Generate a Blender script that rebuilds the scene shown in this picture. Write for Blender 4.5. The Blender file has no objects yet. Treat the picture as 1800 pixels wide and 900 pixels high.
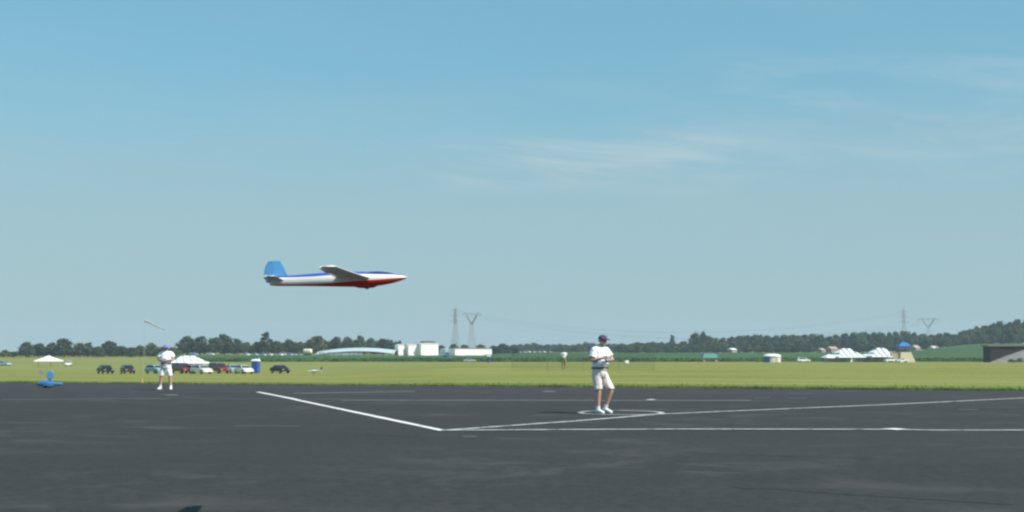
import bpy, bmesh, math, random
from math import sin, cos, radians as R, pi, sqrt, atan2
from mathutils import Vector, Matrix, noise

random.seed(7)
SC = bpy.context.scene
COL = SC.collection

# ------------------------------------------------------------------ camera
EYE = 1.47
F = 2250.0                       # focal length in pixels of the 1800 px wide photograph
TILT = math.atan(168.5 / F)
cam_d = bpy.data.cameras.new('camera'); cam = bpy.data.objects.new('camera', cam_d); COL.objects.link(cam)
cam.location = (0, 0, EYE); cam.rotation_euler = (pi / 2 + TILT, 0, 0)
cam_d.sensor_width = 36; cam_d.lens = F / 1800 * 36
cam_d.clip_start = 0.1; cam_d.clip_end = 20000
SC.camera = cam
SC.cycles.filter_width = 2.4
SC.view_settings.view_transform = 'Standard'; SC.view_settings.look = 'None'
SC.view_settings.exposure = 0.3; SC.view_settings.gamma = 1
SC.cycles.transparent_max_bounces = 12

def ray(px, py):
    u, v = (px - 900) / F, (450 - py) / F
    return Vector((u, cos(TILT) - v * sin(TILT), sin(TILT) + v * cos(TILT)))
def X(px, Y):                    # lateral position of a bearing at distance Y
    r = ray(px, 618.5); return r.x / r.y * Y
def ground(px, py, z=0.0):
    r = ray(px, py); t = (z - EYE) / r.z
    return Vector((0, 0, EYE)) + r * t
def at(px, py, Y):
    r = ray(px, py); return Vector((0, 0, EYE)) + r * (Y / r.y)

# ------------------------------------------------------------------ sun and sky
SUN = Vector((1.46, -0.86, 1.80)).normalized()
el = math.asin(SUN.z); az = atan2(SUN.x, SUN.y)
sd = bpy.data.lights.new('sun', 'SUN'); sun = bpy.data.objects.new('sun', sd); COL.objects.link(sun)
sd.energy = 4.6; sd.angle = R(0.5); sd.color = (1, 0.95, 0.88)
sun.rotation_euler = (-SUN).to_track_quat('-Z', 'Y').to_euler(); sun.location = (0, 0, 60)

W = bpy.data.worlds.new('World'); SC.world = W; W.use_nodes = True
nt = W.node_tree; nt.nodes.clear()
def wn(t, **k):
    n = nt.nodes.new(t)
    for a, b in k.items(): setattr(n, a, b)
    return n
def wm(op, a, b=None, c=None):
    n = wn('ShaderNodeMath', operation=op)
    for i, v in enumerate((a, b, c)):
        if v is None: continue
        if isinstance(v, (int, float)): n.inputs[i].default_value = v
        else: nt.links.new(v, n.inputs[i])
    return n.outputs[0]
def wss(v, a, b, lo=0.0, hi=1.0):
    n = wn('ShaderNodeMapRange', interpolation_type='SMOOTHSTEP')
    nt.links.new(v, n.inputs[0])
    n.inputs[1].default_value = a; n.inputs[2].default_value = b
    n.inputs[3].default_value = lo; n.inputs[4].default_value = hi
    return n.outputs[0]
sky = wn('ShaderNodeTexSky', sky_type='NISHITA', sun_disc=False)
sky.sun_elevation = el; sky.sun_rotation = az
sky.air_density = 1.0; sky.dust_density = 0.4; sky.ozone_density = 1.5
tc = wn('ShaderNodeTexCoord'); sep = wn('ShaderNodeSeparateXYZ'); nt.links.new(tc.outputs['Generated'], sep.inputs[0])
elv = wm('MULTIPLY', wm('ARCSINE', sep.outputs[2]), 57.2958)
azv = wm('MULTIPLY', wm('ARCTAN2', sep.outputs[0], sep.outputs[1]), 57.2958)
def wnoise(sx, sy, ox, oy, scale, detail, rough=0.55, dist=0.0):
    cmb = wn('ShaderNodeCombineXYZ')
    nt.links.new(wm('ADD', wm('MULTIPLY', azv, sx), ox), cmb.inputs[0])
    nt.links.new(wm('ADD', wm('ADD', wm('MULTIPLY', elv, sy), oy), wm('MULTIPLY', azv, 0.10 * sy)), cmb.inputs[1])
    n = wn('ShaderNodeTexNoise'); n.inputs['Scale'].default_value = scale
    n.inputs['Detail'].default_value = detail; n.inputs['Roughness'].default_value = rough
    n.inputs['Distortion'].default_value = dist
    nt.links.new(cmb.outputs[0], n.inputs['Vector']); return n.outputs[0]
tint = wn('ShaderNodeMix', data_type='RGBA', blend_type='MULTIPLY'); tint.inputs[0].default_value = 1
nt.links.new(sky.outputs[0], tint.inputs[6]); tint.inputs[7].default_value = (1.12, 1.68, 1.50, 1)
TINT = tint
# thin high veil that thickens towards the horizon, with a ragged upper edge
rag = wm('MULTIPLY', wm('SUBTRACT', wnoise(0.10, 0.5, 3.1, 7.7, 1.0, 5), 0.5), 5.0)
veil = wss(wm('ADD', elv, rag), 13.0, 6.5, 0.0, 0.62)
veil2 = wss(elv, 9.0, 0.0, 0.0, 0.25)
veil = wm('ADD', veil, veil2)
# cirrus wisps: one patch a little right of centre, one faint patch far right
def patch(a0, a1, e0, e1, soft, esoft):
    a = wm('MULTIPLY', wss(azv, a0 - soft, a0 + soft), wss(azv, a1 + soft, a1 - soft))
    e = wm('MULTIPLY', wss(elv, e0 - esoft, e0 + esoft), wss(elv, e1 + esoft, e1 - esoft))
    return wm('MULTIPLY', a, e)
wis = wss(wnoise(0.15, 1.25, 1.3, 2.4, 1.0, 7, 0.6, 0.7), 0.36, 0.70)
c1 = wm('MULTIPLY', wm('MULTIPLY', patch(-2.6, 9.6, 7.4, 9.6, 2.2, 0.7), wis), 0.8)
c2 = wm('MULTIPLY', wm('MULTIPLY', patch(8, 70, 7.5, 12.5, 4.0, 1.6), wss(wnoise(0.12, 0.8, 5.3, 1.4, 1.0, 6, 0.6, 0.6), 0.4, 0.75)), 0.5)
c3 = wm('MULTIPLY', wm('MULTIPLY', patch(-170, 170, 2, 34, 8.0, 3.0), wss(wnoise(0.05, 0.35, 9.3, 4.4, 1.0, 4, 0.5, 0.5), 0.45, 0.9)), 0.16)
cir = wm('ADD', wm('ADD', c1, c2), c3)
def wmix(fac, a, col):
    m = wn('ShaderNodeMix', data_type='RGBA'); nt.links.new(fac, m.inputs[0]); nt.links.new(a, m.inputs[6])
    m.inputs[7].default_value = col; m.clamp_factor = True
    return m.outputs[2]
VEIL_C = (4.3, 5.95, 6.5, 1); CIR_C = (5.2, 6.95, 7.7, 1)
cst = wn('ShaderNodeValue'); cst.outputs[0].default_value = 0.6
o0 = wmix(cst.outputs[0], tint.outputs[2], (2.45, 5.35, 7.3, 1))
o1 = wmix(veil, o0, VEIL_C)
o2 = wmix(cir, o1, CIR_C)
bg = wn('ShaderNodeBackground'); bg.inputs[1].default_value = 0.07
out = wn('ShaderNodeOutputWorld'); nt.links.new(o2, bg.inputs[0]); nt.links.new(bg.outputs[0], out.inputs[0])

# ------------------------------------------------------------------ materials
MATS = {}
def mat(name, col, rough=0.6, metal=0.0, var=0.12, scale=3.0, bump=0.0, bscale=40.0, spec=0.5, coat=0.0, trans=0.0, objvar=0.0):
    """principled material with procedural colour variation"""
    if name in MATS: return MATS[name]
    m = bpy.data.materials.new(name); m.use_nodes = True; n = m.node_tree; p = n.nodes['Principled BSDF']
    t = n.nodes.new('ShaderNodeTexCoord'); z = n.nodes.new('ShaderNodeTexNoise')
    z.inputs['Scale'].default_value = scale; z.inputs['Detail'].default_value = 5
    n.links.new(t.outputs['Object'], z.inputs['Vector'])
    r = n.nodes.new('ShaderNodeValToRGB')
    r.color_ramp.elements[0].position = 0.3; r.color_ramp.elements[1].position = 0.7
    r.color_ramp.elements[0].color = (*[c * (1 - var) for c in col], 1)
    r.color_ramp.elements[1].color = (*[min(1, c * (1 + var)) for c in col], 1)
    n.links.new(z.outputs[0], r.inputs[0]); src = r.outputs[0]
    if objvar:
        oi = n.nodes.new('ShaderNodeObjectInfo'); h = n.nodes.new('ShaderNodeHueSaturation')
        a = n.nodes.new('ShaderNodeMapRange'); n.links.new(oi.outputs['Random'], a.inputs[0])
        a.inputs[3].default_value = 1 - objvar; a.inputs[4].default_value = 1 + objvar
        n.links.new(a.outputs[0], h.inputs['Value'])
        b = n.nodes.new('ShaderNodeMath'); b.operation = 'MULTIPLY_ADD'
        b2 = n.nodes.new('ShaderNodeMath'); b2.operation = 'FRACT'; b3 = n.nodes.new('ShaderNodeMath'); b3.operation = 'MULTIPLY'
        n.links.new(oi.outputs['Random'], b3.inputs[0]); b3.inputs[1].default_value = 17.3
        n.links.new(b3.outputs[0], b2.inputs[0]); n.links.new(b2.outputs[0], b.inputs[0])
        b.inputs[1].default_value = 0.05; b.inputs[2].default_value = 0.475
        n.links.new(b.outputs[0], h.inputs['Hue']); n.links.new(src, h.inputs['Color']); src = h.outputs[0]
    n.links.new(src, p.inputs['Base Color'])
    p.inputs['Roughness'].default_value = rough; p.inputs['Metallic'].default_value = metal
    p.inputs['Specular IOR Level'].default_value = spec; p.inputs['Coat Weight'].default_value = coat
    if bump:
        z2 = n.nodes.new('ShaderNodeTexNoise'); z2.inputs['Scale'].default_value = bscale; z2.inputs['Detail'].default_value = 4
        n.links.new(t.outputs['Object'], z2.inputs['Vector'])
        bp = n.nodes.new('ShaderNodeBump'); bp.inputs['Strength'].default_value = bump; bp.inputs['Distance'].default_value = 0.02
        n.links.new(z2.outputs[0], bp.inputs['Height']); n.links.new(bp.outputs[0], p.inputs['Normal'])
    if trans:
        tr = n.nodes.new('ShaderNodeBsdfTranslucent'); n.links.new(src, tr.inputs[0])
        mx = n.nodes.new('ShaderNodeMixShader'); mx.inputs[0].default_value = trans
        n.links.new(p.outputs[0], mx.inputs[1]); n.links.new(tr.outputs[0], mx.inputs[2])
        n.links.new(mx.outputs[0], n.nodes['Material Output'].inputs[0])
    MATS[name] = m; return m

class NT:
    """small node helper for the larger ground materials"""
    def __init__(s, name):
        s.m = bpy.data.materials.new(name); s.m.use_nodes = True; s.n = s.m.node_tree.nodes; s.l = s.m.node_tree.links
        s.p = s.n['Principled BSDF']; s.geo = s.n.new('ShaderNodeNewGeometry')
    def pos(s, sx, sy, rot=0.0, off=(0, 0, 0)):
        mp = s.n.new('ShaderNodeMapping'); s.l.new(s.geo.outputs['Position'], mp.inputs['Vector'])
        mp.vector_type = 'POINT'
        rr = s.n.new('ShaderNodeVectorRotate'); rr.rotation_type = 'Z_AXIS'; rr.inputs['Angle'].default_value = rot
        s.l.new(s.geo.outputs['Position'], rr.inputs['Vector']); s.l.new(rr.outputs[0], mp.inputs['Vector'])
        mp.inputs['Scale'].default_value = (sx, sy, 1); mp.inputs['Location'].default_value = off
        return mp.outputs[0]
    def noise(s, vec, scale, detail=4, rough=0.5, dist=0.0):
        z = s.n.new('ShaderNodeTexNoise'); z.inputs['Scale'].default_value = scale; z.inputs['Detail'].default_value = detail
        z.inputs['Roughness'].default_value = rough; z.inputs['Distortion'].default_value = dist
        s.l.new(vec, z.inputs['Vector']); return z.outputs[0]
    def ramp(s, fac, a, b, lo=0.0, hi=1.0):
        m = s.n.new('ShaderNodeMapRange'); m.interpolation_type = 'SMOOTHSTEP'
        s.l.new(fac, m.inputs[0]); m.inputs[1].default_value = a; m.inputs[2].default_value = b
        m.inputs[3].default_value = lo; m.inputs[4].default_value = hi; return m.outputs[0]
    def math(s, op, a, b):
        m = s.n.new('ShaderNodeMath'); m.operation = op
        for i, v in enumerate((a, b)):
            if isinstance(v, (int, float)): m.inputs[i].default_value = v
            else: s.l.new(v, m.inputs[i])
        return m.outputs[0]
    def mix(s, fac, a, b, mode='MIX'):
        m = s.n.new('ShaderNodeMix'); m.data_type = 'RGBA'; m.blend_type = mode
        if isinstance(fac, (int, float)): m.inputs[0].default_value = fac
        else: s.l.new(fac, m.inputs[0])
        for i, v in ((6, a), (7, b)):
            if isinstance(v, tuple): m.inputs[i].default_value = (*v, 1)
            else: s.l.new(v, m.inputs[i])
        return m.outputs[2]
    def bump(s, h, strength, dist):
        b = s.n.new('ShaderNodeBump'); b.inputs['Strength'].default_value = strength; b.inputs['Distance'].default_value = dist
        s.l.new(h, b.inputs['Height']); s.l.new(b.outputs[0], s.p.inputs['Normal'])

EDGE_ROT = math.atan(0.3)          # the runway edge runs at this angle to the view
def grass_material():
    g = NT('mown_grass'); g.p.inputs['Roughness'].default_value = 0.9; g.p.inputs['Specular IOR Level'].default_value = 0.1
    a = g.noise(g.pos(0.035, 0.11, EDGE_ROT), 1.0, 5, 0.6, 0.4)
    b = g.noise(g.pos(0.012, 0.05, EDGE_ROT, (7, 3, 0)), 1.0, 4, 0.55)
    c = g.noise(g.pos(0.5, 1.1, EDGE_ROT), 1.0, 6, 0.7)
    fine = g.noise(g.pos(4, 6), 1.0, 4, 0.7)
    col = g.mix(g.ramp(a, 0.36, 0.64), (0.185, 0.20, 0.050), (0.285, 0.275, 0.085))
    col = g.mix(g.ramp(b, 0.42, 0.66, 0, 0.65), col, (0.28, 0.275, 0.095))
    col = g.mix(g.ramp(c, 0.5, 0.75, 0, 0.55), col, (0.13, 0.18, 0.038))
    mow = g.noise(g.pos(0.008, 0.30, EDGE_ROT, (2, 9, 0)), 1, 3, 0.5)
    col = g.mix(g.ramp(mow, 0.42, 0.60, 0, 0.65), col, (0.165, 0.19, 0.045))
    # greener strip in the first metres beyond the asphalt
    sp = g.n.new('ShaderNodeSeparateXYZ'); g.l.new(g.geo.outputs['Position'], sp.inputs[0])
    e = g.math('ADD', sp.outputs[1], g.math('MULTIPLY', sp.outputs[0], 0.3))
    e = g.math('ADD', e, g.math('MULTIPLY', g.math('SUBTRACT', g.noise(g.pos(0.25, 0.8, EDGE_ROT), 1, 4), 0.5), 9))
    col = g.mix(g.ramp(e, 66, 54.5, 0, 0.8), col, (0.135, 0.195, 0.042))
    col = g.mix(g.ramp(fine, 0.35, 0.7, 0, 0.35), col, (0.11, 0.13, 0.03))
    g.l.new(col, g.p.inputs['Base Color']); g.bump(g.noise(g.pos(9, 9), 1, 3, 0.7), 0.5, 0.05)
    return g.m
def asphalt_material():
    g = NT('asphalt'); g.p.inputs['Roughness'].default_value = 0.88; g.p.inputs['Specular IOR Level'].default_value = 0.25
    big = g.noise(g.pos(0.12, 0.35, EDGE_ROT), 1, 5, 0.6, 0.5)
    streak = g.noise(g.pos(0.75, 0.8, 0.35, (4, 1, 0)), 1, 6, 0.65, 0.8)
    patch = g.noise(g.pos(0.9, 1.8, -0.1), 1, 7, 0.7, 0.3)
    agg = g.noise(g.pos(38, 38), 1, 3, 0.8)
    mot = g.noise(g.pos(7, 4.5), 1, 8, 0.85)
    col = g.mix(g.ramp(big, 0.35, 0.68), (0.0244, 0.0252, 0.0246), (0.0313, 0.0310, 0.0303))
    col = g.mix(g.ramp(agg, 0.35, 0.72, 0, 0.45), col, (0.0478, 0.0472, 0.0462))
    col = g.mix(g.ramp(g.noise(g.pos(11, 11), 1, 4, 0.8), 0.5, 0.3, 0, 0.45), col, (0.0165, 0.0173, 0.0174))
    col = g.mix(g.ramp(mot, 0.42, 0.62, 0, 0.42), col, (0.0539, 0.0503, 0.0499))
    col = g.mix(g.ramp(mot, 0.52, 0.34, 0, 0.5), col, (0.0148, 0.0165, 0.0167))
    col = g.mix(g.math('MULTIPLY', g.ramp(streak, 0.47, 0.64, 0, 0.8), g.ramp(g.noise(g.pos(0.16, 0.4, 0.3, (3, 8, 0)), 1, 3), 0.42, 0.62)), col, (0.0653, 0.0614, 0.0568))
    col = g.mix(g.ramp(patch, 0.52, 0.72, 0, 0.35), col, (0.0487, 0.0472, 0.0446))
    # worn, dustier band towards the far edge of the runway
    sp = g.n.new('ShaderNodeSeparateXYZ'); g.l.new(g.geo.outputs['Position'], sp.inputs[0])
    e = g.math('ADD', sp.outputs[1], g.math('MULTIPLY', sp.outputs[0], 0.3))
    wob = g.math('MULTIPLY', g.math('SUBTRACT', g.noise(g.pos(0.12, 0.3, EDGE_ROT), 1, 4), 0.5), 8)
    col = g.mix(g.ramp(g.math('ADD', e, wob), 33, 50, 0, 0.35), col, (0.0522, 0.0496, 0.0545))
    g.l.new(col, g.p.inputs['Base Color']); g.bump(g.noise(g.pos(70, 70), 1, 3, 0.7), 0.6, 0.006)
    return g.m
def crop_material():
    g = NT('soybean_leaves'); g.p.inputs['Roughness'].default_value = 0.8; g.p.inputs['Specular IOR Level'].default_value = 0.15
    a = g.noise(g.pos(0.02, 0.012), 1, 4); b = g.noise(g.pos(0.6, 0.25), 1, 6, 0.7)
    col = g.mix(g.ramp(a, 0.35, 0.65), (0.038, 0.082, 0.026), (0.055, 0.115, 0.032))
    col = g.mix(g.ramp(b, 0.45, 0.75, 0, 0.6), col, (0.026, 0.055, 0.018))
    g.l.new(col, g.p.inputs['Base Color']); g.bump(b, 0.8, 0.3); return g.m
def paint_material(name, col, wear):
    """road paint worn through to the asphalt in flecks"""
    g = NT(name); g.p.inputs['Roughness'].default_value = 0.7
    a = g.noise(g.pos(3, 3), 1, 6, 0.75); b = g.noise(g.pos(14, 14), 1, 4, 0.7)
    c = g.mix(g.ramp(a, 0.3, 0.7, 0, 0.4), col, tuple(v * 0.72 for v in col))
    w = g.ramp(g.math('ADD', g.math('MULTIPLY', a, 0.6), g.math('MULTIPLY', b, 0.4)), 0.62 - wear * 0.35, 0.72 - wear * 0.3, 0, 1)
    c = g.mix(w, c, (0.042, 0.046, 0.047)); g.l.new(c, g.p.inputs['Base Color']); return g.m
def stripe_material(name, ca, cb, width):
    m = bpy.data.materials.new(name); m.use_nodes = True; n = m.node_tree; p = n.nodes['Principled BSDF']
    t = n.nodes.new('ShaderNodeTexCoord'); s = n.nodes.new('ShaderNodeSeparateXYZ'); n.links.new(t.outputs['Object'], s.inputs[0])
    a = n.nodes.new('ShaderNodeMath'); a.operation = 'DIVIDE'; n.links.new(s.outputs[0], a.inputs[0]); a.inputs[1].default_value = width * 2
    f = n.nodes.new('ShaderNodeMath'); f.operation = 'FRACT'; n.links.new(a.outputs[0], f.inputs[0])
    l = n.nodes.new('ShaderNodeMath'); l.operation = 'LESS_THAN'; n.links.new(f.outputs[0], l.inputs[0]); l.inputs[1].default_value = 0.36
    mx = n.nodes.new('ShaderNodeMix'); mx.data_type = 'RGBA'; n.links.new(l.outputs[0], mx.inputs[0])
    mx.inputs[6].default_value = (*ca, 1); mx.inputs[7].default_value = (*cb, 1); n.links.new(mx.outputs[2], p.inputs['Base Color'])
    p.inputs['Roughness'].default_value = 0.65; return m

# ------------------------------------------------------------------ object helpers
def link(name, me, parent=None, kind=None, smooth=False):
    o = bpy.data.objects.new(name, me); COL.objects.link(o)
    if parent: o.parent = parent
    if kind: o['kind'] = kind
    if smooth and me: me.shade_smooth()
    return o
def tag(o, label, cat, group=None):
    o['label'] = label; o['category'] = cat
    if group: o['group'] = group
    return o
def thing(name, label, cat, loc=(0, 0, 0), rz=0.0, group=None):
    o = bpy.data.objects.new(name, None); COL.objects.link(o); o.empty_display_size = 0.3
    o.location = loc; o.rotation_euler = (0, 0, rz); return tag(o, label, cat, group)
def copy_tree(o, parent=None):
    c = o.copy(); COL.objects.link(c); c.parent = parent
    for ch in o.children: copy_tree(ch, c)
    return c
class MB:
    """collects shapes into one mesh"""
    def __init__(s): s.bm = bmesh.new()
    def box(s, c, d, rz=0.0, bev=0.0, rx=0.0, ry=0.0):
        r = bmesh.ops.create_cube(s.bm, size=1); vs = r['verts']
        M = Matrix.Translation(c) @ Matrix.Rotation(rz, 4, 'Z') @ Matrix.Rotation(ry, 4, 'Y') @ Matrix.Rotation(rx, 4, 'X') @ Matrix.Diagonal((*d, 1))
        bmesh.ops.transform(s.bm, matrix=M, verts=vs)
        if bev:
            es = list({e for v in vs for e in v.link_edges})
            bmesh.ops.bevel(s.bm, geom=es, offset=bev, segments=2, affect='EDGES', profile=0.6)
        return s
    def cyl(s, a, b, r0, r1=None, n=10, caps=True):
        a = Vector(a); b = Vector(b); d = b - a; r1 = r0 if r1 is None else r1
        r = bmesh.ops.create_cone(s.bm, cap_ends=caps, segments=n, radius1=r0, radius2=max(r1, 1e-4), depth=d.length)
        bmesh.ops.transform(s.bm, matrix=Matrix.Translation((a + b) / 2) @ d.to_track_quat('Z', 'Y').to_matrix().to_4x4(), verts=r['verts'])
        return s
    def sph(s, c, d, u=12, v=8, rz=0.0, ry=0.0):
        r = bmesh.ops.create_uvsphere(s.bm, u_segments=u, v_segments=v, radius=1)
        bmesh.ops.transform(s.bm, matrix=Matrix.Translation(c) @ Matrix.Rotation(rz, 4, 'Z') @ Matrix.Rotation(ry, 4, 'Y') @ Matrix.Diagonal((*d, 1)), verts=r['verts'])
        return s
    def face(s, pts):
        return s.bm.faces.new([s.bm.verts.new(p) for p in pts])
    def loft(s, rings, close=True, caps=True):
        vs = [[s.bm.verts.new(p) for p in r] for r in rings]; n = len(rings[0])
        for i in range(len(vs) - 1):
            for j in range(n if close else n - 1):
                k = (j + 1) % n
                s.bm.faces.new((vs[i][j], vs[i][k], vs[i + 1][k], vs[i + 1][j]))
        if caps and close:
            s.bm.faces.new(list(reversed(vs[0]))); s.bm.faces.new(vs[-1])
        return s
    def prism(s, prof, y0, y1):
        """side profile in x-z, extruded along y"""
        return s.loft([[(x, y0, z) for x, z in prof], [(x, y1, z) for x, z in prof]])
    def build(s, name, m, parent=None, smooth=False, kind=None):
        bmesh.ops.recalc_face_normals(s.bm, faces=s.bm.faces)
        me = bpy.data.meshes.new(name); s.bm.to_mesh(me); s.bm.free()
        if m: me.materials.append(m)
        o = link(name, me, parent, kind)
        if smooth: me.shade_smooth()
        return o

# ------------------------------------------------------------------ terrain
def lerp_table(t, v):
    if v <= t[0][0]: return t[0][1]
    for (a, za), (b, zb) in zip(t, t[1:]):
        if v <= b:
            k = (v - a) / (b - a); return za + (zb - za) * k
    return t[-1][1]
def sst(v, a, b):
    k = max(0, min(1, (v - a) / (b - a))); return k * k * (3 - 2 * k)
T_LEFT = [(52, 0), (120, -0.98), (200, -2.1), (260, -2.5), (345, -2.72), (450, -2.6), (500, -2.42), (700, -1.8), (735, -0.9), (780, -0.3), (1000, 0.0), (3000, 1)]
T_MID = [(52, 0), (105, -0.05), (200, -0.68), (300, -1.3), (400, -1.9), (470, -2.35), (500, -2.42), (700, -1.8), (740, -1.2), (950, 0.0), (1400, 1.2), (3000, 2)]
def terrain(x, y):
    if y < 20: return 0.0
    yp = y + 0.3 * x * max(0, 1 - (y - 50) / 250)
    b = x / y                                    # bearing
    w = sst(b, -0.16, -0.03)
    z = lerp_table(T_LEFT, yp) * (1 - w) + lerp_table(T_MID, yp) * w
    z += 6.6 * sst(b, 0.29, 0.37) * sst(y, 560, 950)   # the field climbs towards the wood on the right
    return z
def ground_mesh():
    angs = []
    a = -180.0
    while a < 180:
        angs.append(a); a += 0.75 if -36 < a < 36 else 6
    dist = [3, 10, 20, 30, 40, 46, 50, 54, 58, 63, 70, 80, 92, 105, 120, 140, 160, 180, 200, 230, 260, 300, 345, 400, 450, 480, 500, 530, 580, 640, 700, 760, 820, 880, 950, 1050, 1200, 1400, 1800, 2300, 2900]
    vs = [(0, 0, 0)]; fs = []
    for d in dist:
        for a in angs:
            x, y = d * sin(R(a)), d * cos(R(a)); vs.append((x, y, terrain(x, y) - (0.0 if d < 1e9 else 0)))
    n = len(angs)
    for j in range(n): fs.append((0, 1 + (j + 1) % n, 1 + j))
    for i in range(len(dist) - 1):
        for j in range(n):
            k = (j + 1) % n; fs.append((1 + i * n + j, 1 + i * n + k, 1 + (i + 1) * n + k, 1 + (i + 1) * n + j))
    me = bpy.data.meshes.new('grass_ground'); me.from_pydata(vs, [], fs); me.materials.append(grass_material())
    return link('grass_ground', me, kind='structure', smooth=True)
ground_mesh()

# the paved runway: everything on the camera's side of an oblique edge
mb = MB()
xs = [-330 + i * 2.0 for i in range(0, 331)]
random.seed(3)
top = []
for x in xs:
    y = 53.4 - 0.3 * x + 0.10 * noise.noise((x * 0.9, 0, 0)) + 0.06 * noise.noise((x * 3.1, 5, 0))
    top.append((x, y, 0.03))
bot = [(x, -160, 0.03) for x in xs]
mb.loft([bot, top], close=False, caps=False)
ASPH = asphalt_material()
runway = mb.build('runway', ASPH, kind='structure')
GZ = 0.03
def gp(px, py): 
    return ground(px, py, GZ)

# painted markings
PW = paint_material('white_road_paint', (0.78, 0.78, 0.74), 0.22)
PL = paint_material('aged_road_paint', (0.56, 0.57, 0.55), 0.35)
PG = paint_material('faded_road_paint', (0.27, 0.28, 0.28), 0.3)
PF = paint_material('ghost_road_paint', (0.056, 0.060, 0.061), 0.2)
def stripe(pts, w, m, name='painted_line', dz=0.004, jit=0.0):
    pts = [Vector(p) for p in pts]; mb = MB()
    ring = []
    P = []
    for a, b in zip(pts, pts[1:]):
        n = max(1, int((b - a).length / 0.8))
        for i in range(n): P.append(a + (b - a) * (i / n))
    P.append(pts[-1])
    L = []; Rr = []
    for i, p in enumerate(P):
        d = (P[min(i + 1, len(P) - 1)] - P[max(i - 1, 0)]).normalized(); s = Vector((-d.y, d.x, 0))
        ww = w / 2 * (1 + jit * noise.noise((p.x * 2, p.y * 2, 3)))
        L.append(tuple(p + s * ww + Vector((0, 0, dz)))); Rr.append(tuple(p - s * ww + Vector((0, 0, dz))))
    mb.loft([Rr, L], close=False, caps=False)
    o = mb.build(name, m, kind='structure')
    return o
J = gp(779, 757)
stripe([gp(453, 689), gp(512, 700.5), gp(524, 703.5), J], 0.17, PW, dz=0.004, jit=0.35)
stripe([J, gp(1010, 740.5), gp(1165, 728), gp(1560, 711.5), gp(2000, 690)], 0.17, PL, dz=0.008, jit=0.3)
stripe([J, gp(1200, 755), gp(1565, 755.5), gp(1640, 757), gp(2100, 757)], 0.18, PL, dz=0.012, jit=0.3)
# the pilot's circle
c = gp(1091, 726.3); mb = MB(); ri = []; ro = []
for i in range(65):
    a = i / 64 * 2 * pi; ri.append((c.x + 0.90 * cos(a), c.y + 0.98 * sin(a), GZ + 0.016)); ro.append((c.x + 1.03 * cos(a), c.y + 1.12 * sin(a), GZ + 0.016))
mb.loft([ri, ro], close=False, caps=False); mb.build('painted_circle', PL, kind='structure')
for a, b, w, m in [((515, 691.5), (728, 688), 0.3, PG), ((600, 703.5), (1320, 704), 0.22, PG), ((1138, 703.2), (1150, 703.4), 0.5, PW),
                   ((0, 702.5), (300, 700.5), 0.7, PF), ((300, 700.5), (600, 701.5), 0.35, PF),
                   ((825, 688), (866, 688.5), 0.3, PF), ((795, 688.3), (806, 688.5), 0.4, PF), ((955, 688), (976, 688.2), 0.5, PG),
                   ((1325, 699), (1354, 699.3), 0.5, PF), ((1385, 700), (1418, 700.3), 0.5, PF), ((1385, 691), (1430, 692), 0.5, PF),
                   ((1470, 688), (1520, 688.6), 0.4, PF), ((1685, 719.5), (1720, 720), 0.4, PF), ((415, 748), (528, 749.5), 0.22, PF),
                   ((640, 686.5), (700, 685.5), 0.3, PF), ((290, 694.5), (312, 694), 0.4, PG), ((822, 766), (830, 769), 0.25, PF),
                   ((1560, 754.5), (1588, 756.5), 0.35, PW)]:
    stripe([gp(*a), gp(*b)], w, m, name='worn_painted_line', dz=0.016 if a in ((1138, 703.2), (1560, 754.5)) else 0.003)
# sealed cracks that wander over the near asphalt
TAR = mat('crack_sealant', (0.012, 0.013, 0.014), 0.7, var=0.2)
for pts in [[(1200, 797), (1270, 799), (1340, 800), (1400, 803), (1470, 805), (1540, 808)],
            [(1290, 858), (1360, 860), (1450, 867), (1560, 874), (1660, 880), (1800, 889)],
            [(600, 764), (690, 766), (760, 772)]]:
    q = []
    for (a, b) in zip(pts, pts[1:]):
        for k in range(8):
            t = k / 8; px = a[0] + (b[0] - a[0]) * t; py = a[1] + (b[1] - a[1]) * t
            q.append(gp(px, py + 1.3 * noise.noise((px * 0.05, 2, 0)) + 0.6 * noise.noise((px * 0.3, 6, 0))))
    stripe(q, 0.028, TAR, name='sealed_crack', dz=0.003, jit=0.9)

# ragged grass along the edge of the asphalt
random.seed(11)
verts = []; faces = []
def blade(x, y, z, h, w):
    a = random.uniform(0, 2 * pi); lx, ly = random.gauss(0, h * .35), random.gauss(0, h * .35); i = len(verts)
    verts.extend([(x - w * cos(a), y - w * sin(a), z), (x + w * cos(a), y + w * sin(a), z), (x + lx, y + ly, z + h)]); faces.append((i, i + 1, i + 2))
for k in range(52000):
    x = random.uniform(-34, 27); e = random.expovariate(1 / 1.3) - 0.30 + 0.35 * noise.noise((x * 0.5, 3, 0)) + 0.18 * noise.noise((x * 2.2, 8, 0))
    y = 53.4 - 0.3 * x + e; cl = 0.6 + 0.6 * noise.noise((x * 1.3, y * 1.3, 0))
    if cl < 0.35: continue
    blade(x, y, max(0.03 if e < 0 else terrain(x, y), terrain(x, y)) - 0.01, random.uniform(0.04, 0.11) * (0.5 + cl), random.uniform(0.008, 0.02))
me = bpy.data.meshes.new('edge_grass'); me.from_pydata(verts, [], faces)
me.materials.append(mat('grass_blades', (0.12, 0.175, 0.04), 0.8, var=0.5, scale=0.8, trans=0.3)); link('edge_grass', me, kind='stuff')
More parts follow.
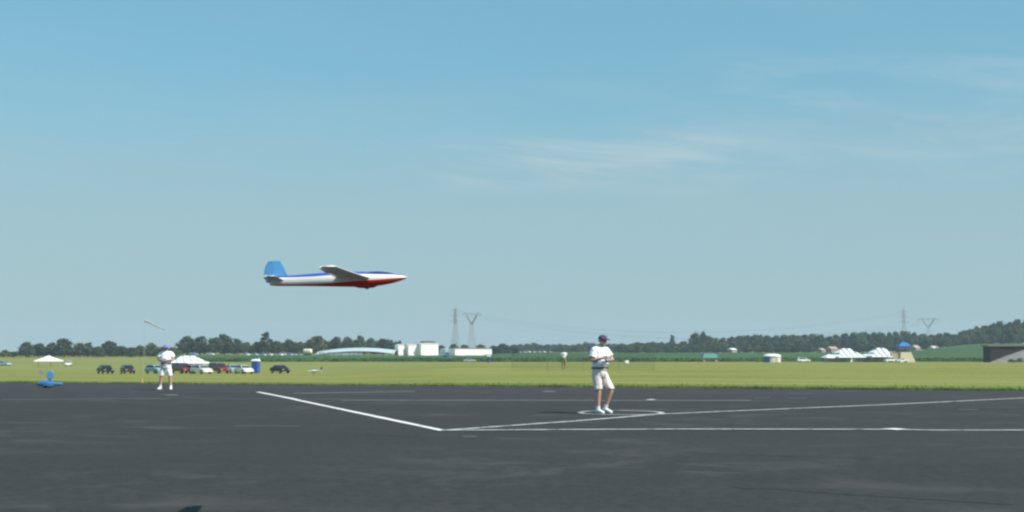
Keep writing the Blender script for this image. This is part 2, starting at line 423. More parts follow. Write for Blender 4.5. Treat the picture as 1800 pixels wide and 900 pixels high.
# taller seed heads scattered over the mown field
random.seed(12); verts = []; faces = []
for k in range(26000):
    y = 55 + 190 * random.random() ** 1.5; x = random.uniform(-0.45, 0.45) * y
    if y + 0.3 * x < 55: continue
    if noise.noise((x * 0.06, y * 0.25, 0)) < -0.02: continue
    blade(x, y, terrain(x, y) - 0.02, random.uniform(0.02, 0.05), random.uniform(0.015, 0.03) * (1 + y / 120))
me = bpy.data.meshes.new('meadow_grass'); me.from_pydata(verts, [], faces)
me.materials.append(mat('dry_grass_blades', (0.24, 0.25, 0.075), 0.85, var=0.35, scale=0.3, trans=0.3)); link('meadow_grass', me, kind='stuff')

# the crop field beyond: a leafy canopy about a metre high, its front edge standing up from the grass
def crop_front(x): return 500 + 6 * noise.noise((x * 0.006, 0, 0)) if x > -150 else 505
CR = crop_material()
random.seed(5)
def crop():
    vs = []; fs = []; rows = []
    bear = [-0.262 + i * 0.0032 for i in range(0, 240)]
    ds = [500, 500.15, 504, 509, 516, 525, 536, 550, 566, 585, 608, 635, 665, 700, 735, 775, 820, 870, 920, 965]
    for i, d in enumerate(ds):
        row = []
        for b in bear:
            dd = d
            far = 725 if b < -0.02 else 965
            if d > far: dd = far
            x = b * dd; h = 0.0 if i == 0 else (0.85 + 0.28 * noise.noise((x * 0.5, dd * 0.4, 1)) + 0.18 * noise.noise((x * 1.6, dd, 4)))
            y = dd + (2.2 * noise.noise((x * 0.12, 0, 0)) if d < 505 else 0)
            row.append(len(vs)); vs.append((x, y, terrain(x, y) + h - (0.05 if i == 0 else 0)))
        rows.append(row)
    for r0, r1 in zip(rows, rows[1:]):
        for j in range(len(r0) - 1): fs.append((r0[j], r0[j + 1], r1[j + 1], r1[j]))
    me = bpy.data.meshes.new('crop_field'); me.from_pydata(vs, [], fs); me.materials.append(CR)
    return link('crop_field', me, kind='stuff')
crop()
# leaf clumps standing proud along the front of the crop
verts = []; faces = []
for k in range(9000):
    d = 500 + random.random() ** 2 * 60; b = random.uniform(-0.262, 0.5); x = b * d; z = terrain(x, d) + random.uniform(0.3, 1.2); s = random.uniform(0.15, 0.45)
    i = len(verts); v = Vector((random.gauss(0, 1), random.gauss(0, 1), random.gauss(0, 1))).normalized(); u = v.orthogonal().normalized(); w = v.cross(u)
    c0 = Vector((x, d, z))
    for q in (u, w, -u, -w): verts.append(tuple(c0 + q * s))
    faces.append((i, i + 1, i + 2, i + 3))
me = bpy.data.meshes.new('crop_leaves'); me.from_pydata(verts, [], faces); me.materials.append(CR); link('crop_leaves', me, kind='stuff')

# ------------------------------------------------------------------ trees
LEAF = mat('broad_leaves', (0.062, 0.098, 0.042), 0.7, var=0.45, scale=0.35, trans=0.25, objvar=0.32)
LEAFD = mat('dark_leaves', (0.042, 0.076, 0.040), 0.75, var=0.45, scale=0.35, trans=0.2, objvar=0.32)
LEAFL = mat('light_leaves', (0.095, 0.120, 0.045), 0.75, var=0.35, scale=0.35, trans=0.25, objvar=0.15)
BARK = mat('bark', (0.09, 0.075, 0.055), 0.9, var=0.3, bump=0.6, bscale=6)
def tree_meshes(seed, h, w, shape='round', n=1500, leaf=0.34, lift=0.22, m=None):
    """crown of many leaf clumps gathered into lobes, and a trunk with limbs"""
    rnd = random.Random(seed); lobes = []
    nl = rnd.randint(9, 14)
    for i in range(nl):
        t = (i + 0.5) / nl; a = i * 2.4 + rnd.uniform(-.5, .5)
        if shape == 'round': rad = sin(pi * (0.18 + 0.78 * t)) * w * 0.36
        elif shape == 'tall': rad = (0.25 + 0.7 * sin(pi * (0.15 + 0.8 * t))) * w * 0.28
        elif shape == 'wide': rad = w * 0.38 * (1 - t * 0.75)
        else: rad = w * 0.36 * (1 - t) + 0.1
        rr = rad * rnd.uniform(0.5, 1.0); zc = h * (lift + (1 - lift) * (0.10 + 0.76 * t))
        s = w * rnd.uniform(0.16, 0.27) * (1.1 - 0.35 * t)
        lobes.append((Vector((rr * cos(a), rr * sin(a), zc)), Vector((s, s, s * rnd.uniform(0.6, 0.85)))))
    vs = []; fs = []
    for k in range(n):
        c, s = rnd.choice(lobes); d = Vector((rnd.gauss(0, 1), rnd.gauss(0, 1), rnd.gauss(0, 1))).normalized()
        r = rnd.uniform(0.55, 1.04) * (1 + 0.22 * noise.noise(d * 2.3 + c))
        p = c + Vector((d.x * s.x, d.y * s.y, d.z * s.z)) * r
        if rnd.random() < 0.05: p += Vector((rnd.gauss(0, .5), rnd.gauss(0, .5), rnd.gauss(0, .5)))
        if p.z < h * lift * 0.5: continue
        nrm = (d + Vector((rnd.gauss(0, .55), rnd.gauss(0, .55), rnd.gauss(0, .55)))).normalized()
        u = nrm.orthogonal().normalized(); u = Matrix.Rotation(rnd.uniform(0, 6.3), 3, nrm) @ u; v = nrm.cross(u)
        q = leaf * rnd.uniform(0.6, 1.5); i = len(vs)
        vs.extend([tuple(p + u * q), tuple(p + v * q * 0.8 + nrm * q * .2), tuple(p - u * q), tuple(p - v * q * 0.8 + nrm * q * .2)]); fs.append((i, i + 1, i + 2, i + 3))
    crown = bpy.data.meshes.new('crown'); crown.from_pydata(vs, [], fs); crown.materials.append(m or LEAF)
    mb = MB(); r0 = 0.028 * h
    mb.cyl((0, 0, -0.5), (0.05, 0, h * 0.35), r0, r0 * 0.72, 8).cyl((0.05, 0, h * 0.34), (0, 0.1, h * 0.75), r0 * 0.7, r0 * 0.25, 7)
    for c, s in lobes[:7]:
        mb.cyl((0, 0, min(c.z * 0.6, h * 0.4)), tuple(c), r0 * 0.32, r0 * 0.12, 6)
    o = mb.build('trunk', BARK); tm = o.data; bpy.data.objects.remove(o)
    return crown, tm, h, w
PROT = {}
for i in range(5): PROT['round%d' % i] = tree_meshes(20 + i, 10, 9.5, 'round', 1900, 0.30, 0.14)
for i in range(3): PROT['wide%d' % i] = tree_meshes(40 + i, 8.5, 12, 'wide', 1900, 0.32, 0.10)
for i in range(2): PROT['tall%d' % i] = tree_meshes(60 + i, 14, 7.5, 'tall', 1700, 0.30, 0.12)
for i in range(4): PROT['dark%d' % i] = tree_meshes(80 + i, 14, 13, 'round', 2300, 0.40, 0.08, LEAFD)
for i in range(2): PROT['pale%d' % i] = tree_meshes(90 + i, 10, 10, 'round', 1900, 0.30, 0.14, LEAFL)
for i in range(2): PROT['bush%d' % i] = tree_meshes(95 + i, 3, 4.5, 'wide', 600, 0.16, 0.05, LEAF)
PROT['pale_bush'] = tree_meshes(99, 3, 4.5, 'wide', 500, 0.16, 0.02, mat('straw_leaves', (0.20, 0.21, 0.06), .8, trans=.3))
def tree(kind, x, y, h, w, label, group=None, name='tree', cat='tree', dz=0.0):
    crown, tm, h0, w0 = PROT[kind]
    t = thing(name, label, cat, (x, y, terrain(x, y) + dz), random.uniform(0, 6.28), group)
    s = (w / w0, w / w0, h / h0)
    a = link('crown', crown, t); b = link('trunk', tm, t); a.scale = s; b.scale = s
    return t
def tree_px(kind, px, top, halfw, Y, label, group=None, **k):
    """tree on bearing px at distance Y whose top reaches row top"""
    x = X(px, Y); z0 = terrain(x, Y); zt = at(px, top, Y).z; return tree(kind, x, Y, zt - z0, halfw * 2 / F * Y, label, group, **k)
random.seed(21)
LA = [(8, 614, 12, 'pale0'), (24, 617, 10, 'dark1'), (47, 600, 15, 'round0'), (68, 602, 14, 'round1'), (90, 601, 15, 'dark0'), (113, 593, 19, 'round2'), (140, 601, 16, 'round3'),
      (155, 599, 11, 'tall0'), (172, 608, 14, 'wide0'), (192, 598, 17, 'round4'), (214, 608, 14, 'wide1'), (232, 610, 12, 'round0'), (247, 606, 12, 'round1'), (267, 602, 12, 'pale1'),
      (285, 609, 13, 'wide2'), (303, 609, 11, 'pale0')]
LAB_A = ['pale low tree at the far left edge of the treeline', 'low dark tree beside the gap near the left edge', 'rounded tree that starts the left treeline beside the gap',
         'second rounded tree of the left treeline, above the left part of the white canopy', 'dark green tree directly above the white canopy tent', 'tallest broad tree of the left treeline, right of the white canopy',
         'rounded tree just right of the tallest broad tree in the left treeline', 'narrow tree with a pointed top in the left treeline', 'low spreading tree filling a dip in the left treeline',
         'domed tree above the left dark car in the treeline', 'low spreading tree above the right dark car', 'small rounded tree in the lowest stretch of the left treeline',
         'small rounded tree below the pink windsock', 'pale olive tree just left of the far person', 'low spreading tree right behind the far person', 'pale olive tree right of the far person, before the taller grove']
for (px, top, hw, k), lb in zip(LA, LAB_A): tree_px(k, px, top, hw * 1.18, 705 + random.uniform(-8, 14), lb, 'trees of the left treeline')
LB = [(329, 589, 18, 'dark0'), (352, 588, 17, 'dark1'), (376, 592, 16, 'round0'), (395, 585, 20, 'dark2'), (418, 594, 15, 'round2'), (433, 600, 12, 'wide0'), (452, 599, 14, 'round3'), (466, 580, 13, 'tall1'),
      (485, 598, 14, 'round4'), (508, 595, 14, 'round1'), (527, 600, 12, 'wide2'), (558, 588, 21, 'pale0'), (591, 588, 13, 'tall0'), (612, 591, 13, 'pale1'), (634, 588, 12, 'round2'), (650, 594, 14, 'wide1'),
      (675, 594, 16, 'round0'), (702, 597, 8, 'dark3')]
LAB_B = ['large dark tree at the left end of the middle grove', 'large dark tree second from the left end of the middle grove', 'green tree in the shallow dip left of the big dark domed tree',
         'big dark domed tree above the maroon car', 'rounded tree sloping down right of the big dark domed tree', 'low spreading tree above the white hatchback', 'rounded tree at the left foot of the tallest narrow tree',
         'tallest narrow tree of the middle grove, above the blue portable toilet', 'rounded tree at the right foot of the tallest narrow tree', 'rounded tree with a peaked top above the black car',
         'low spreading tree left of the cream tanker', 'broad pale green domed tree above the left end of the arched roof', 'upright tree right of the broad pale domed tree', 'pale green tree above the middle of the arched roof',
         'upright rounded tree above the arched roof with a pointed crown', 'low spreading tree above the right part of the arched roof', 'last rounded tree of the middle grove, left of the white sheds',
         'small dark round tree behind the leftmost white shed']
for (px, top, hw, k), lb in zip(LB, LAB_B): tree_px(k, px, top, hw * 1.15, 775 + random.uniform(0, 22), lb, 'trees of the middle grove')
MARKS = [(45, 'the gap at the left edge'), (86, 'the white canopy tent'), (121, 'the small white car'), (155, 'the narrow pointed tree'), (187, 'the black sedan'), (225, 'the plum hatchback'), (262, 'the windsock'), (291, 'the far person'), (331, 'the pale striped marquee'), (385, 'the maroon wagon'), (412, 'the pale blue hatchback'), (450, 'the blue portable toilet'), (493, 'the lone black sedan'), (541, 'the cream tank trailer'), (575, 'the left end of the hangar'), (625, 'the hangar middle'), (685, 'the right end of the hangar'), (880, "the long building's right end"), (925, 'the distant row of parked cars'), (960, 'the end of the car row'), (992, 'the distant person'), (1058, "the nearer pilot's head"), (1101, 'the small white box'),
         (1145, 'the right end of the safety net'), (1182, 'the narrow tall tree'), (1228, 'the big domed tree'), (1247, 'the teal shelter'), (1288, 'the small pink-walled house'), (1331, 'the yellowish bush'), (1357, 'the round kiosk'), (1412, 'the white minivan'),
         (1456, 'the small plain white tent'), (1488, 'the left striped marquee'), (1546, 'the right striped marquee'), (1588, 'the blue canopy'), (1633, 'the forked pylon at right'), (1680, 'the steep crest'), (1738, 'the left end of the dark shed'), (1790, 'the white vent of the dark shed')]
SEEN = {}
def where(px, what):
    m = min(MARKS, key=lambda q: abs(q[0] - px)); d = px - m[0]
    side = 'just above' if abs(d) < 5 else ('slightly left of' if d < 0 else 'slightly right of') if abs(d) < 14 else ('left of' if d < 0 else 'right of')
    if px > 1803: m = (0, 'the right edge of the photo'); side = 'at'
    lb = '%s %s %s' % (what, side, m[1])
    if lb in SEEN:
        k = SEEN[lb] = SEEN[lb] + 1; q = what.rstrip(','); lb = lb.replace(what, ('next ' if k == 2 else 'further ') + what, 1)
    else: SEEN[lb] = 1
    return lb
# understorey between the trunks of the two groves
for i in range(26):
    px = 40 + i * 11; 
    if px < 312: tree_px(random.choice(['wide0', 'wide1', 'wide2', 'dark1']), px + random.uniform(-4, 4), random.uniform(607, 612), 14, 722, where(px, 'low understorey tree of the left treeline,'), 'understorey of the left treeline')
for i in range(34):
    px = 318 + i * 11.5
    tree_px(random.choice(['wide0', 'wide1', 'dark1', 'dark3', 'wide2']), px + random.uniform(-4, 4), (random.uniform(594, 600) if px > 540 else random.uniform(598, 603) if px > 470 else random.uniform(602, 608)), 14, 812, where(px, 'low understorey tree of the middle grove,'), 'understorey of the middle grove')
# centre: dark hedge trees, then the far blue ridge
LC = [(775, 606, 12, 'wide0'), (797, 603, 10, 'round2'), (818, 606, 14, 'wide1'), (845, 605, 14, 'wide2'), (868, 606, 11, 'dark1'), (885, 603, 16, 'dark0'), (905, 609, 10, 'dark2')]
LAB_C = ['low tree between the white sheds and the long white building', 'small rounded tree at the foot of the left pylon', 'low spreading tree behind the middle of the long white building',
         'low spreading tree behind the right end of the long white building', 'small dark tree touching the right end of the long white building', 'dark rounded tree right of the long white building', 'low dark tree left of the far row of parked cars']
for (px, top, hw, k), lb in zip(LC, LAB_C): tree_px(k, px, top, hw * 1.15, 850 + random.uniform(-10, 10), lb, 'trees right of the white buildings')
def crest(px):          # row of the wood's skyline
    t = [(880, 607), (930, 601), (975, 604), (1000, 605), (1035, 600), (1080, 603), (1110, 602), (1140, 599), (1170, 600), (1200, 599), (1225, 597), (1245, 589), (1270, 592), (1300, 589),
         (1345, 584), (1380, 589), (1410, 584), (1450, 587), (1480, 584), (1530, 582), (1590, 579), (1620, 583), (1660, 585), (1680, 585), (1700, 574), (1735, 569), (1765, 563), (1800, 557), (1860, 552), (1960, 545)]
    return lerp_table(t, px)
random.seed(33)
G1 = 'trees of the wooded ridge'
px = 880
while px < 1150:
    tree_px(random.choice(['dark0', 'dark1', 'dark2', 'round1']), px, crest(px) + random.uniform(-1.0, 2.5), 13, 1500 + random.uniform(-20, 60), where(px, 'hazy far-ridge tree'), 'hazy trees of the far ridge'); px += random.uniform(9, 14)
px = 900
while px < 1120:
    tree_px(random.choice(['wide0', 'wide2', 'round3', 'dark3']), px, crest(px) + 8 + random.uniform(-2, 2), 13, 1180 + random.uniform(-20, 30), where(px, 'low hazy tree before the far ridge,'), 'low hazy trees before the far ridge'); px += random.uniform(11, 16)
px = 1095
KD = ['dark0', 'dark1', 'dark2', 'dark3', 'round0', 'round3', 'wide0', 'pale0']
while px < 1835:
    tree_px(random.choice(KD[:6]), px, crest(px) + random.uniform(-1.5, 2.5), random.uniform(14, 19), 1080 + random.uniform(-15, 30), where(px, 'skyline tree of the ridge,'), G1); px += random.uniform(11, 16)
px = 1090
while px < 1835:
    b = 619 if px < 1620 else 604; c = crest(px)
    tree_px(random.choice(KD), px, c + (b - c) * random.uniform(0.22, 0.36), random.uniform(12, 17), 1030 + random.uniform(-12, 12), where(px, 'tree halfway up the ridge,'), 'mid trees of the wooded ridge'); px += random.uniform(13, 18)
px = 1100
while px < 1835:
    b = 619 if px < 1620 else 604; c = crest(px)
    tree_px(random.choice(KD), px, c + (b - c) * random.uniform(0.5, 0.66), random.uniform(10, 15), 985 + random.uniform(-8, 8), where(px, 'low field-edge tree of the ridge,'), 'front trees of the wooded ridge'); px += random.uniform(14, 21)
tree_px('tall0', 1182, 585, 7.5, 1060, 'narrow tall tree standing above the ridge left of the big domed tree')
tree_px('round1', 1222, 583, 14, 1060, 'big domed tree whose crown rises above the ridge right of the pilot')
tree_px('dark2', 1236, 580, 10, 1064, 'tall tree forming the right shoulder of the big domed crown')

# ------------------------------------------------------------------ shared paints
WHITE = mat('white_enamel', (0.80, 0.80, 0.78), 0.45, var=0.05)
WHITEM = mat('white_cladding', (0.84, 0.83, 0.80), 0.6, var=0.06, bump=0.2, bscale=2)
CREAM = mat('cream_paint', (0.72, 0.62, 0.42), 0.6, var=0.06)
GREYM = mat('grey_cladding', (0.28, 0.30, 0.33), 0.6, var=0.12)
DKROOF = mat('dark_roofing', (0.07, 0.06, 0.055), 0.85, var=0.25)
GLASS = mat('dark_glass', (0.02, 0.025, 0.03), 0.08, var=0.1, spec=0.8)
RUB = mat('rubber', (0.02, 0.02, 0.02), 0.85)
CHROME = mat('alloy', (0.55, 0.56, 0.58), 0.3, metal=0.9)
LAMP = mat('lamp_lens', (0.35, 0.36, 0.38), 0.15, var=0.02)
TAIL = mat('tail_lens', (0.45, 0.02, 0.02), 0.2, var=0.02)
STEEL = mat('galvanised_steel', (0.36, 0.37, 0.38), 0.5, metal=0.4)

# ------------------------------------------------------------------ cars
def paint(name, c): return mat('car_paint_' + name, c, 0.28, var=0.03, coat=0.6)
def make_car(kind, pm, label, loc, rz, name='parked_car', cat='car', group='cars parked on the mown grass'):
    t = thing(name, label, cat, loc, rz, group)
    if kind == 'sedan':   L, Wd, prof, gh = 4.5, 1.75, [(-2.2, .35), (-2.25, .7), (-2.15, .95), (-1.4, 1.0), (-.2, 1.0), (.9, .98), (1.9, .85), (2.2, .65), (2.25, .35)], [(-1.55, 1.0), (-1.0, 1.38), (-.6, 1.44), (.1, 1.43), (.45, 1.36), (1.05, .98)]
    elif kind == 'hatch': L, Wd, prof, gh = 4.0, 1.7, [(-1.95, .35), (-2.0, .8), (-1.9, 1.02), (-1., 1.03), (.2, 1.0), (1.0, .98), (1.8, .82), (2.0, .6), (2.0, .35)], [(-1.88, 1.02), (-1.55, 1.42), (-1.0, 1.48), (0, 1.47), (.45, 1.38), (1.1, .98)]
    elif kind == 'van':   L, Wd, prof, gh = 4.8, 1.9, [(-2.35, .4), (-2.4, .9), (-2.35, 1.15), (-1., 1.15), (.5, 1.12), (1.4, 1.08), (2.2, .92), (2.4, .7), (2.4, .4)], [(-2.3, 1.15), (-2.15, 1.75), (-1.7, 1.82), (.1, 1.81), (.6, 1.72), (1.45, 1.08)]
    else:                 L, Wd, prof, gh = 5.2, 1.9, [(-2.6, .5), (-2.62, 1.0), (-2.55, 1.08), (-.7, 1.08), (.6, 1.08), (1.3, 1.08), (2.4, 1.0), (2.6, .8), (2.6, .5)], [(-.75, 1.08), (-.6, 1.68), (-.3, 1.76), (.5, 1.75), (.75, 1.68), (1.35, 1.08)]
    w = Wd / 2; mb = MB()
    rings = []
    for yy, ins, k in ((-w, .10, .96), (-w * .94, .02, 1.0), (0, 0, 1.012), (w * .94, .02, 1.0), (w, .10, .96)):
        cx = [(x - math.copysign(ins, x), max(.3, .3 + (z - .3) * k)) for x, z in prof]; rings.append([(x, yy, z) for x, z in cx])
    mb.loft(rings)
    rings = []
    for yy, ins, k in ((-w * .93, 0, 0), (-w * .74, 0.0, 1.0), (w * .74, 0.0, 1.0), (w * .93, 0, 0)):
        z0 = gh[0][1]; rings.append([(x, yy if z > z0 + .02 or k == 0 else yy, z0 - .02 + (z - z0 + .02) * (k if k else 0.0)) for x, z in gh])
    # tapered glasshouse
    z0 = min(p[1] for p in gh); zt = max(p[1] for p in gh)
    rr = []
    for s in (-1, 1): rr.append([(x, s * (w * .93 - (z - z0) / (zt - z0) * w * .17), z - .01) for x, z in gh])
    mb.loft(rr)
    mb.build('body', pm, t)
    for s in (-1, 1):       # side glass
        sb = MB(); pts = []
        cx = sum(p[0] for p in gh) / len(gh); 
        for x, z in gh:
            zz = z0 + (z - z0) * .84 + .03; xx = cx + (x - cx) * .88
            pts.append((xx, s * (w * .93 - (zz - z0) / (zt - z0) * w * .17 + .008), zz))
        sb.face(pts if s > 0 else pts[::-1]); sb.build('side_window', GLASS, t)
    for nm, a, b in (('windscreen', gh[-1], gh[-2]), ('rear_window', gh[0], gh[1])):
        gb = MB(); off = .012 if nm == 'windscreen' else -.012; ps = []
        for f, s in ((.08, -1), (.08, 1), (.93, 1), (.93, -1)):
            x = a[0] + (b[0] - a[0]) * f; z = a[1] + (b[1] - a[1]) * f
            ps.append((x + off, s * (w * .93 - (z - z0) / (zt - z0) * w * .17 - .06), z + .012))
        gb.face(ps); gb.build(nm, GLASS, t)
    for x in (-L * .3, L * .3):
        for s in (-1, 1):
            wb = MB(); wb.cyl((x, s * (w - .2), .33), (x, s * (w + .01), .33), .33, n=16); wo = wb.build('wheel', RUB, t)
            hb = MB(); hb.cyl((x, s * (w + .0), .33), (x, s * (w + .02), .33), .19, n=12); hb.build('hubcap', CHROME, wo)
    xf = prof[-2][0]; xr = prof[1][0]
    for s in (-1, 1):
        hb = MB(); hb.box((xf - .04, s * w * .68, .68), (.12, .34, .15), bev=.02); hb.build('headlight', LAMP, t)
        hb = MB(); hb.box((xr + .03, s * w * .72, .82), (.1, .26, .17), bev=.02); hb.build('taillight', TAIL, t)
    mb = MB(); mb.box((xf + .03, 0, .45), (.14, Wd * .9, .16), bev=.03).box((xr - .03, 0, .48), (.14, Wd * .9, .16), bev=.03); mb.build('bumper', RUB if pm.name.endswith('black') else pm, t)
    return t
def car_px(kind, colr, label, px, Y, deg, **k):
    x = X(px, Y); return make_car(kind, colr, label, (x, Y, terrain(x, Y)), R(deg), **k)
BLK = mat('car_paint_black', (0.008, 0.008, 0.011), .35, var=.03, spec=.35, coat=.15); MAR = paint('maroon', (0.16, 0.018, 0.022)); SIL = paint('silver', (0.42, 0.46, 0.50)); WHT = paint('white', (0.80, 0.81, 0.80)); PUR = mat('car_paint_plum', (0.030, 0.014, 0.026), .35, var=.03, spec=.35, coat=.2)
GRY = paint('grey', (0.25, 0.27, 0.30)); BLU = paint('pale_blue', (0.35, 0.50, 0.58)); TEAL = paint('teal', (0.05, 0.20, 0.20))
car_px('sedan', BLK, 'black sedan parked on the grass, leftmost of the two dark cars', 186, 212, -58)
car_px('hatch', PUR, 'dark plum hatchback parked on the grass just right of the black sedan', 225, 212, -62)
car_px('hatch', BLU, 'pale blue car half hidden behind the far person in white', 274, 214, -40)
car_px('van', MAR, 'maroon minivan parked in front of the striped marquee', 320, 216, -48)
car_px('hatch', GRY, 'grey hatchback between the maroon minivan and the white car', 341, 215, -50)
car_px('sedan', WHT, 'white sedan parked under the right edge of the striped marquee', 355, 209, -48)
car_px('van', MAR, 'maroon wagon standing alone between two white cars', 385, 220, -50)
car_px('hatch', BLU, 'pale blue hatchback right of the maroon wagon', 410, 224, -62)
car_px('sedan', WHT, 'white sedan parked just left of the blue portable toilet', 429, 213, -55)
car_px('sedan', BLK, 'black sedan parked on the grass right of the blue portable toilet', 493, 222, -52)
car_px('sedan', BLU, 'pale silver-blue car at the far left edge of the photo', 7, 380, -20)
car_px('hatch', WHT, 'small white car right of the white canopy tent', 121, 375, -75)
car_px('sedan', SIL, 'silver car low in the grass beyond the teal trailer', 826, 480, -5)
car_px('van', WHT, 'white minivan beside the grey gravelled gap before the crop', 1412, 476, 8)
car_px('sedan', WHT, 'white sedan with dark windows parked in front of the cream stand', 1585, 462, 6)
car_px('pickup', WHT, 'white pickup truck at the right foot of the second striped marquee', 1565, 478, 20, name='pickup_truck', cat='pickup')
car_px('van', BLU, 'pale blue van at the field edge behind the striped marquee, left one', 341, 760, -20, name='parked_van', cat='van', group='vans at the edge of the grove')
car_px('van', WHT, 'white van at the field edge behind the maroon wagon, right one', 370, 760, -25, name='parked_van', cat='van', group='vans at the edge of the grove')
# far row of parked vehicles before the grove
row = [(434, 'van', WHT, 'first white van of the far row, above the white sedan'), (449, 'van', BLU, 'pale blue van above the blue portable toilet in the far row'), (462, 'van', SIL, 'silver van right of the pale blue van in the far row'),
       (474, 'van', WHT, 'white van starting the denser part of the far row'), (484, 'hatch', SIL, 'silver hatchback in the denser part of the far row'), (493, 'pickup', WHT, 'white pickup in the denser part of the far row'),
       (501, 'van', WHT, 'white van above the black sedan in the far row'), (510, 'van', BLU, 'pale blue van right of the dense part of the far row'), (519, 'hatch', BLU, 'pale blue hatchback near the cream tanker'), (527, 'van', GRY, 'grey van touching the cream tanker')]
for px, k, c, lb in row: car_px(k, c, lb, px, 738 + random.uniform(-3, 3), -50 + random.uniform(-8, 8), group='far row of vehicles before the middle grove')
# far row right of the white buildings
row = [(903, WHT, 'first white car of the distant row left of the pilot'), (912, GRY, 'grey car second in the distant row left of the pilot'), (920, SIL, 'silver car third in the distant row left of the pilot'), (928, WHT, 'bright white car in the middle of the distant row'),
       (937, SIL, 'silver car right of the middle of the distant row'), (946, SIL, 'second silver car right of the middle of the distant row'), (955, WHT, 'last bright white car of the distant row'), (965, GRY, 'grey car at the right end of the distant row')]
for px, c, lb in row: 
    o = car_px('van', c, lb, px, 978, -48 + random.uniform(-6, 6), group='distant row of parked cars'); o.location.z += 0.6

# ------------------------------------------------------------------ portable toilets
TBLUE = mat('toilet_blue', (0.03, 0.09, 0.36), 0.5); TDK = mat('toilet_navy', (0.05, 0.06, 0.20), 0.5)
def toilet(px, Y, m, label):
    x = X(px, Y); t = thing('portable_toilet', label, 'portable toilet', (x, Y, terrain(x, Y)), R(-12), 'portable toilets')
    b = MB(); b.box((0, 0, 1.05), (1.15, 1.15, 2.1), bev=.05); b.build('cabin', m, t)
    b = MB(); b.loft([[(sx * s * .64, sy * s * .64, z) for sx, sy in ((-1, -1), (1, -1), (1, 1), (-1, 1))] for s, z in ((1, 2.08), (1, 2.2), (.75, 2.4), (.3, 2.46))]); b.build('roof', WHITE, t)
    b = MB(); b.box((0, -.585, 1.0), (.72, .03, 1.8), bev=.01); d = b.build('door', m, t)
    b = MB(); b.box((.26, -.615, 1.0), (.05, .03, .16)); b.build('handle', RUB, d)
    b = MB(); b.cyl((.4, .4, 2.1), (.4, .4, 2.7), .05); b.build('vent_pipe', WHITE, t)
    return t
toilet(450, 226, TBLUE, 'blue portable toilet with white roof between the white sedan and the black sedan')
toilet(859, 455, TDK, 'navy portable toilet with white roof below the right end of the long white building')

# ------------------------------------------------------------------ tents
STR1 = stripe_material('striped_canvas', (0.82, 0.84, 0.82), (0.10, 0.20, 0.27), 1.25)
STR2 = stripe_material('pale_striped_canvas', (0.82, 0.84, 0.82), (0.36, 0.44, 0.44), 0.8)
CANV = mat('white_canvas', (0.82, 0.83, 0.82), 0.7, var=0.04)
def marquee(px, Y, wx, wy, eave, peak, m, label, rz=0.0, ridge=0.35, walls=False, peaks=1):
    x = X(px, Y); t = thing('marquee', label, 'tent', (x, Y, terrain(x, Y)), rz, 'striped marquees' if m is not CANV else None)
    hx, hy = wx / 2, wy / 2; rx = hx * ridge
    b = MB(); lv = []
    for k in range(9):
        s = k / 8; sag = (s ** 1.35)
        lv.append([(-hx + (hx - rx) * s, -hy * (1 - s), eave + (peak - eave) * sag), (hx - (hx - rx) * s, -hy * (1 - s), eave + (peak - eave) * sag),
                   (hx - (hx - rx) * s, hy * (1 - s) , eave + (peak - eave) * sag), (-hx + (hx - rx) * s, hy * (1 - s), eave + (peak - eave) * sag)])
    lv[-1] = [(p[0], (-.02 if i < 2 else .02), p[2]) for i, p in enumerate(lv[-1])]
    b.loft(lv, caps=False); b.build('roof', m, t)
    b = MB(); n = int(wx / .6)
    b.loft([[(-hx, -hy, eave), (hx, -hy, eave), (hx, hy, eave), (-hx, hy, eave)], [(-hx - .03, -hy - .03, eave - .35), (hx + .03, -hy - .03, eave - .35), (hx + .03, hy + .03, eave - .35), (-hx - .03, hy + .03, eave - .35)]], caps=False)
    b.build('valance', CANV, t)
    k = max(2, int(wx / 3.2)); 
    for i in range(k + 1):
        for s in (-1, 1):
            b = MB(); b.cyl((-hx + wx * i / k, s * hy, 0), (-hx + wx * i / k, s * hy, eave), .06, n=8); b.build('pole', STEEL, t)
    if walls:
        b = MB(); b.box((0, hy - .05, eave / 2), (wx - .1, .04, eave)); b.build('back_wall', CANV, t)
    return t
marquee(1486, 484, 13.5, 9, 2.1, 5.1, STR1, 'left one of the two striped marquees by the crop field', R(24), .30, True)
marquee(1547, 486, 14.0, 9, 2.3, 5.3, STR1, 'right one of the two striped marquees, beside the cream stand', R(20), .22, True)
marquee(1456, 480, 4.2, 4, 1.9, 2.9, CANV, 'small plain white tent at the left foot of the striped marquees', R(20), .05)
marquee(331, 300, 8.8, 6, 1.7, 3.15, STR2, 'pale striped marquee behind the maroon minivan and far person', R(24), .35, True)
marquee(86, 352, 6.6, 5.6, 1.9, 3.2, CANV, 'white peaked canopy tent standing on the grass above the blue model aeroplane', R(8), .02)
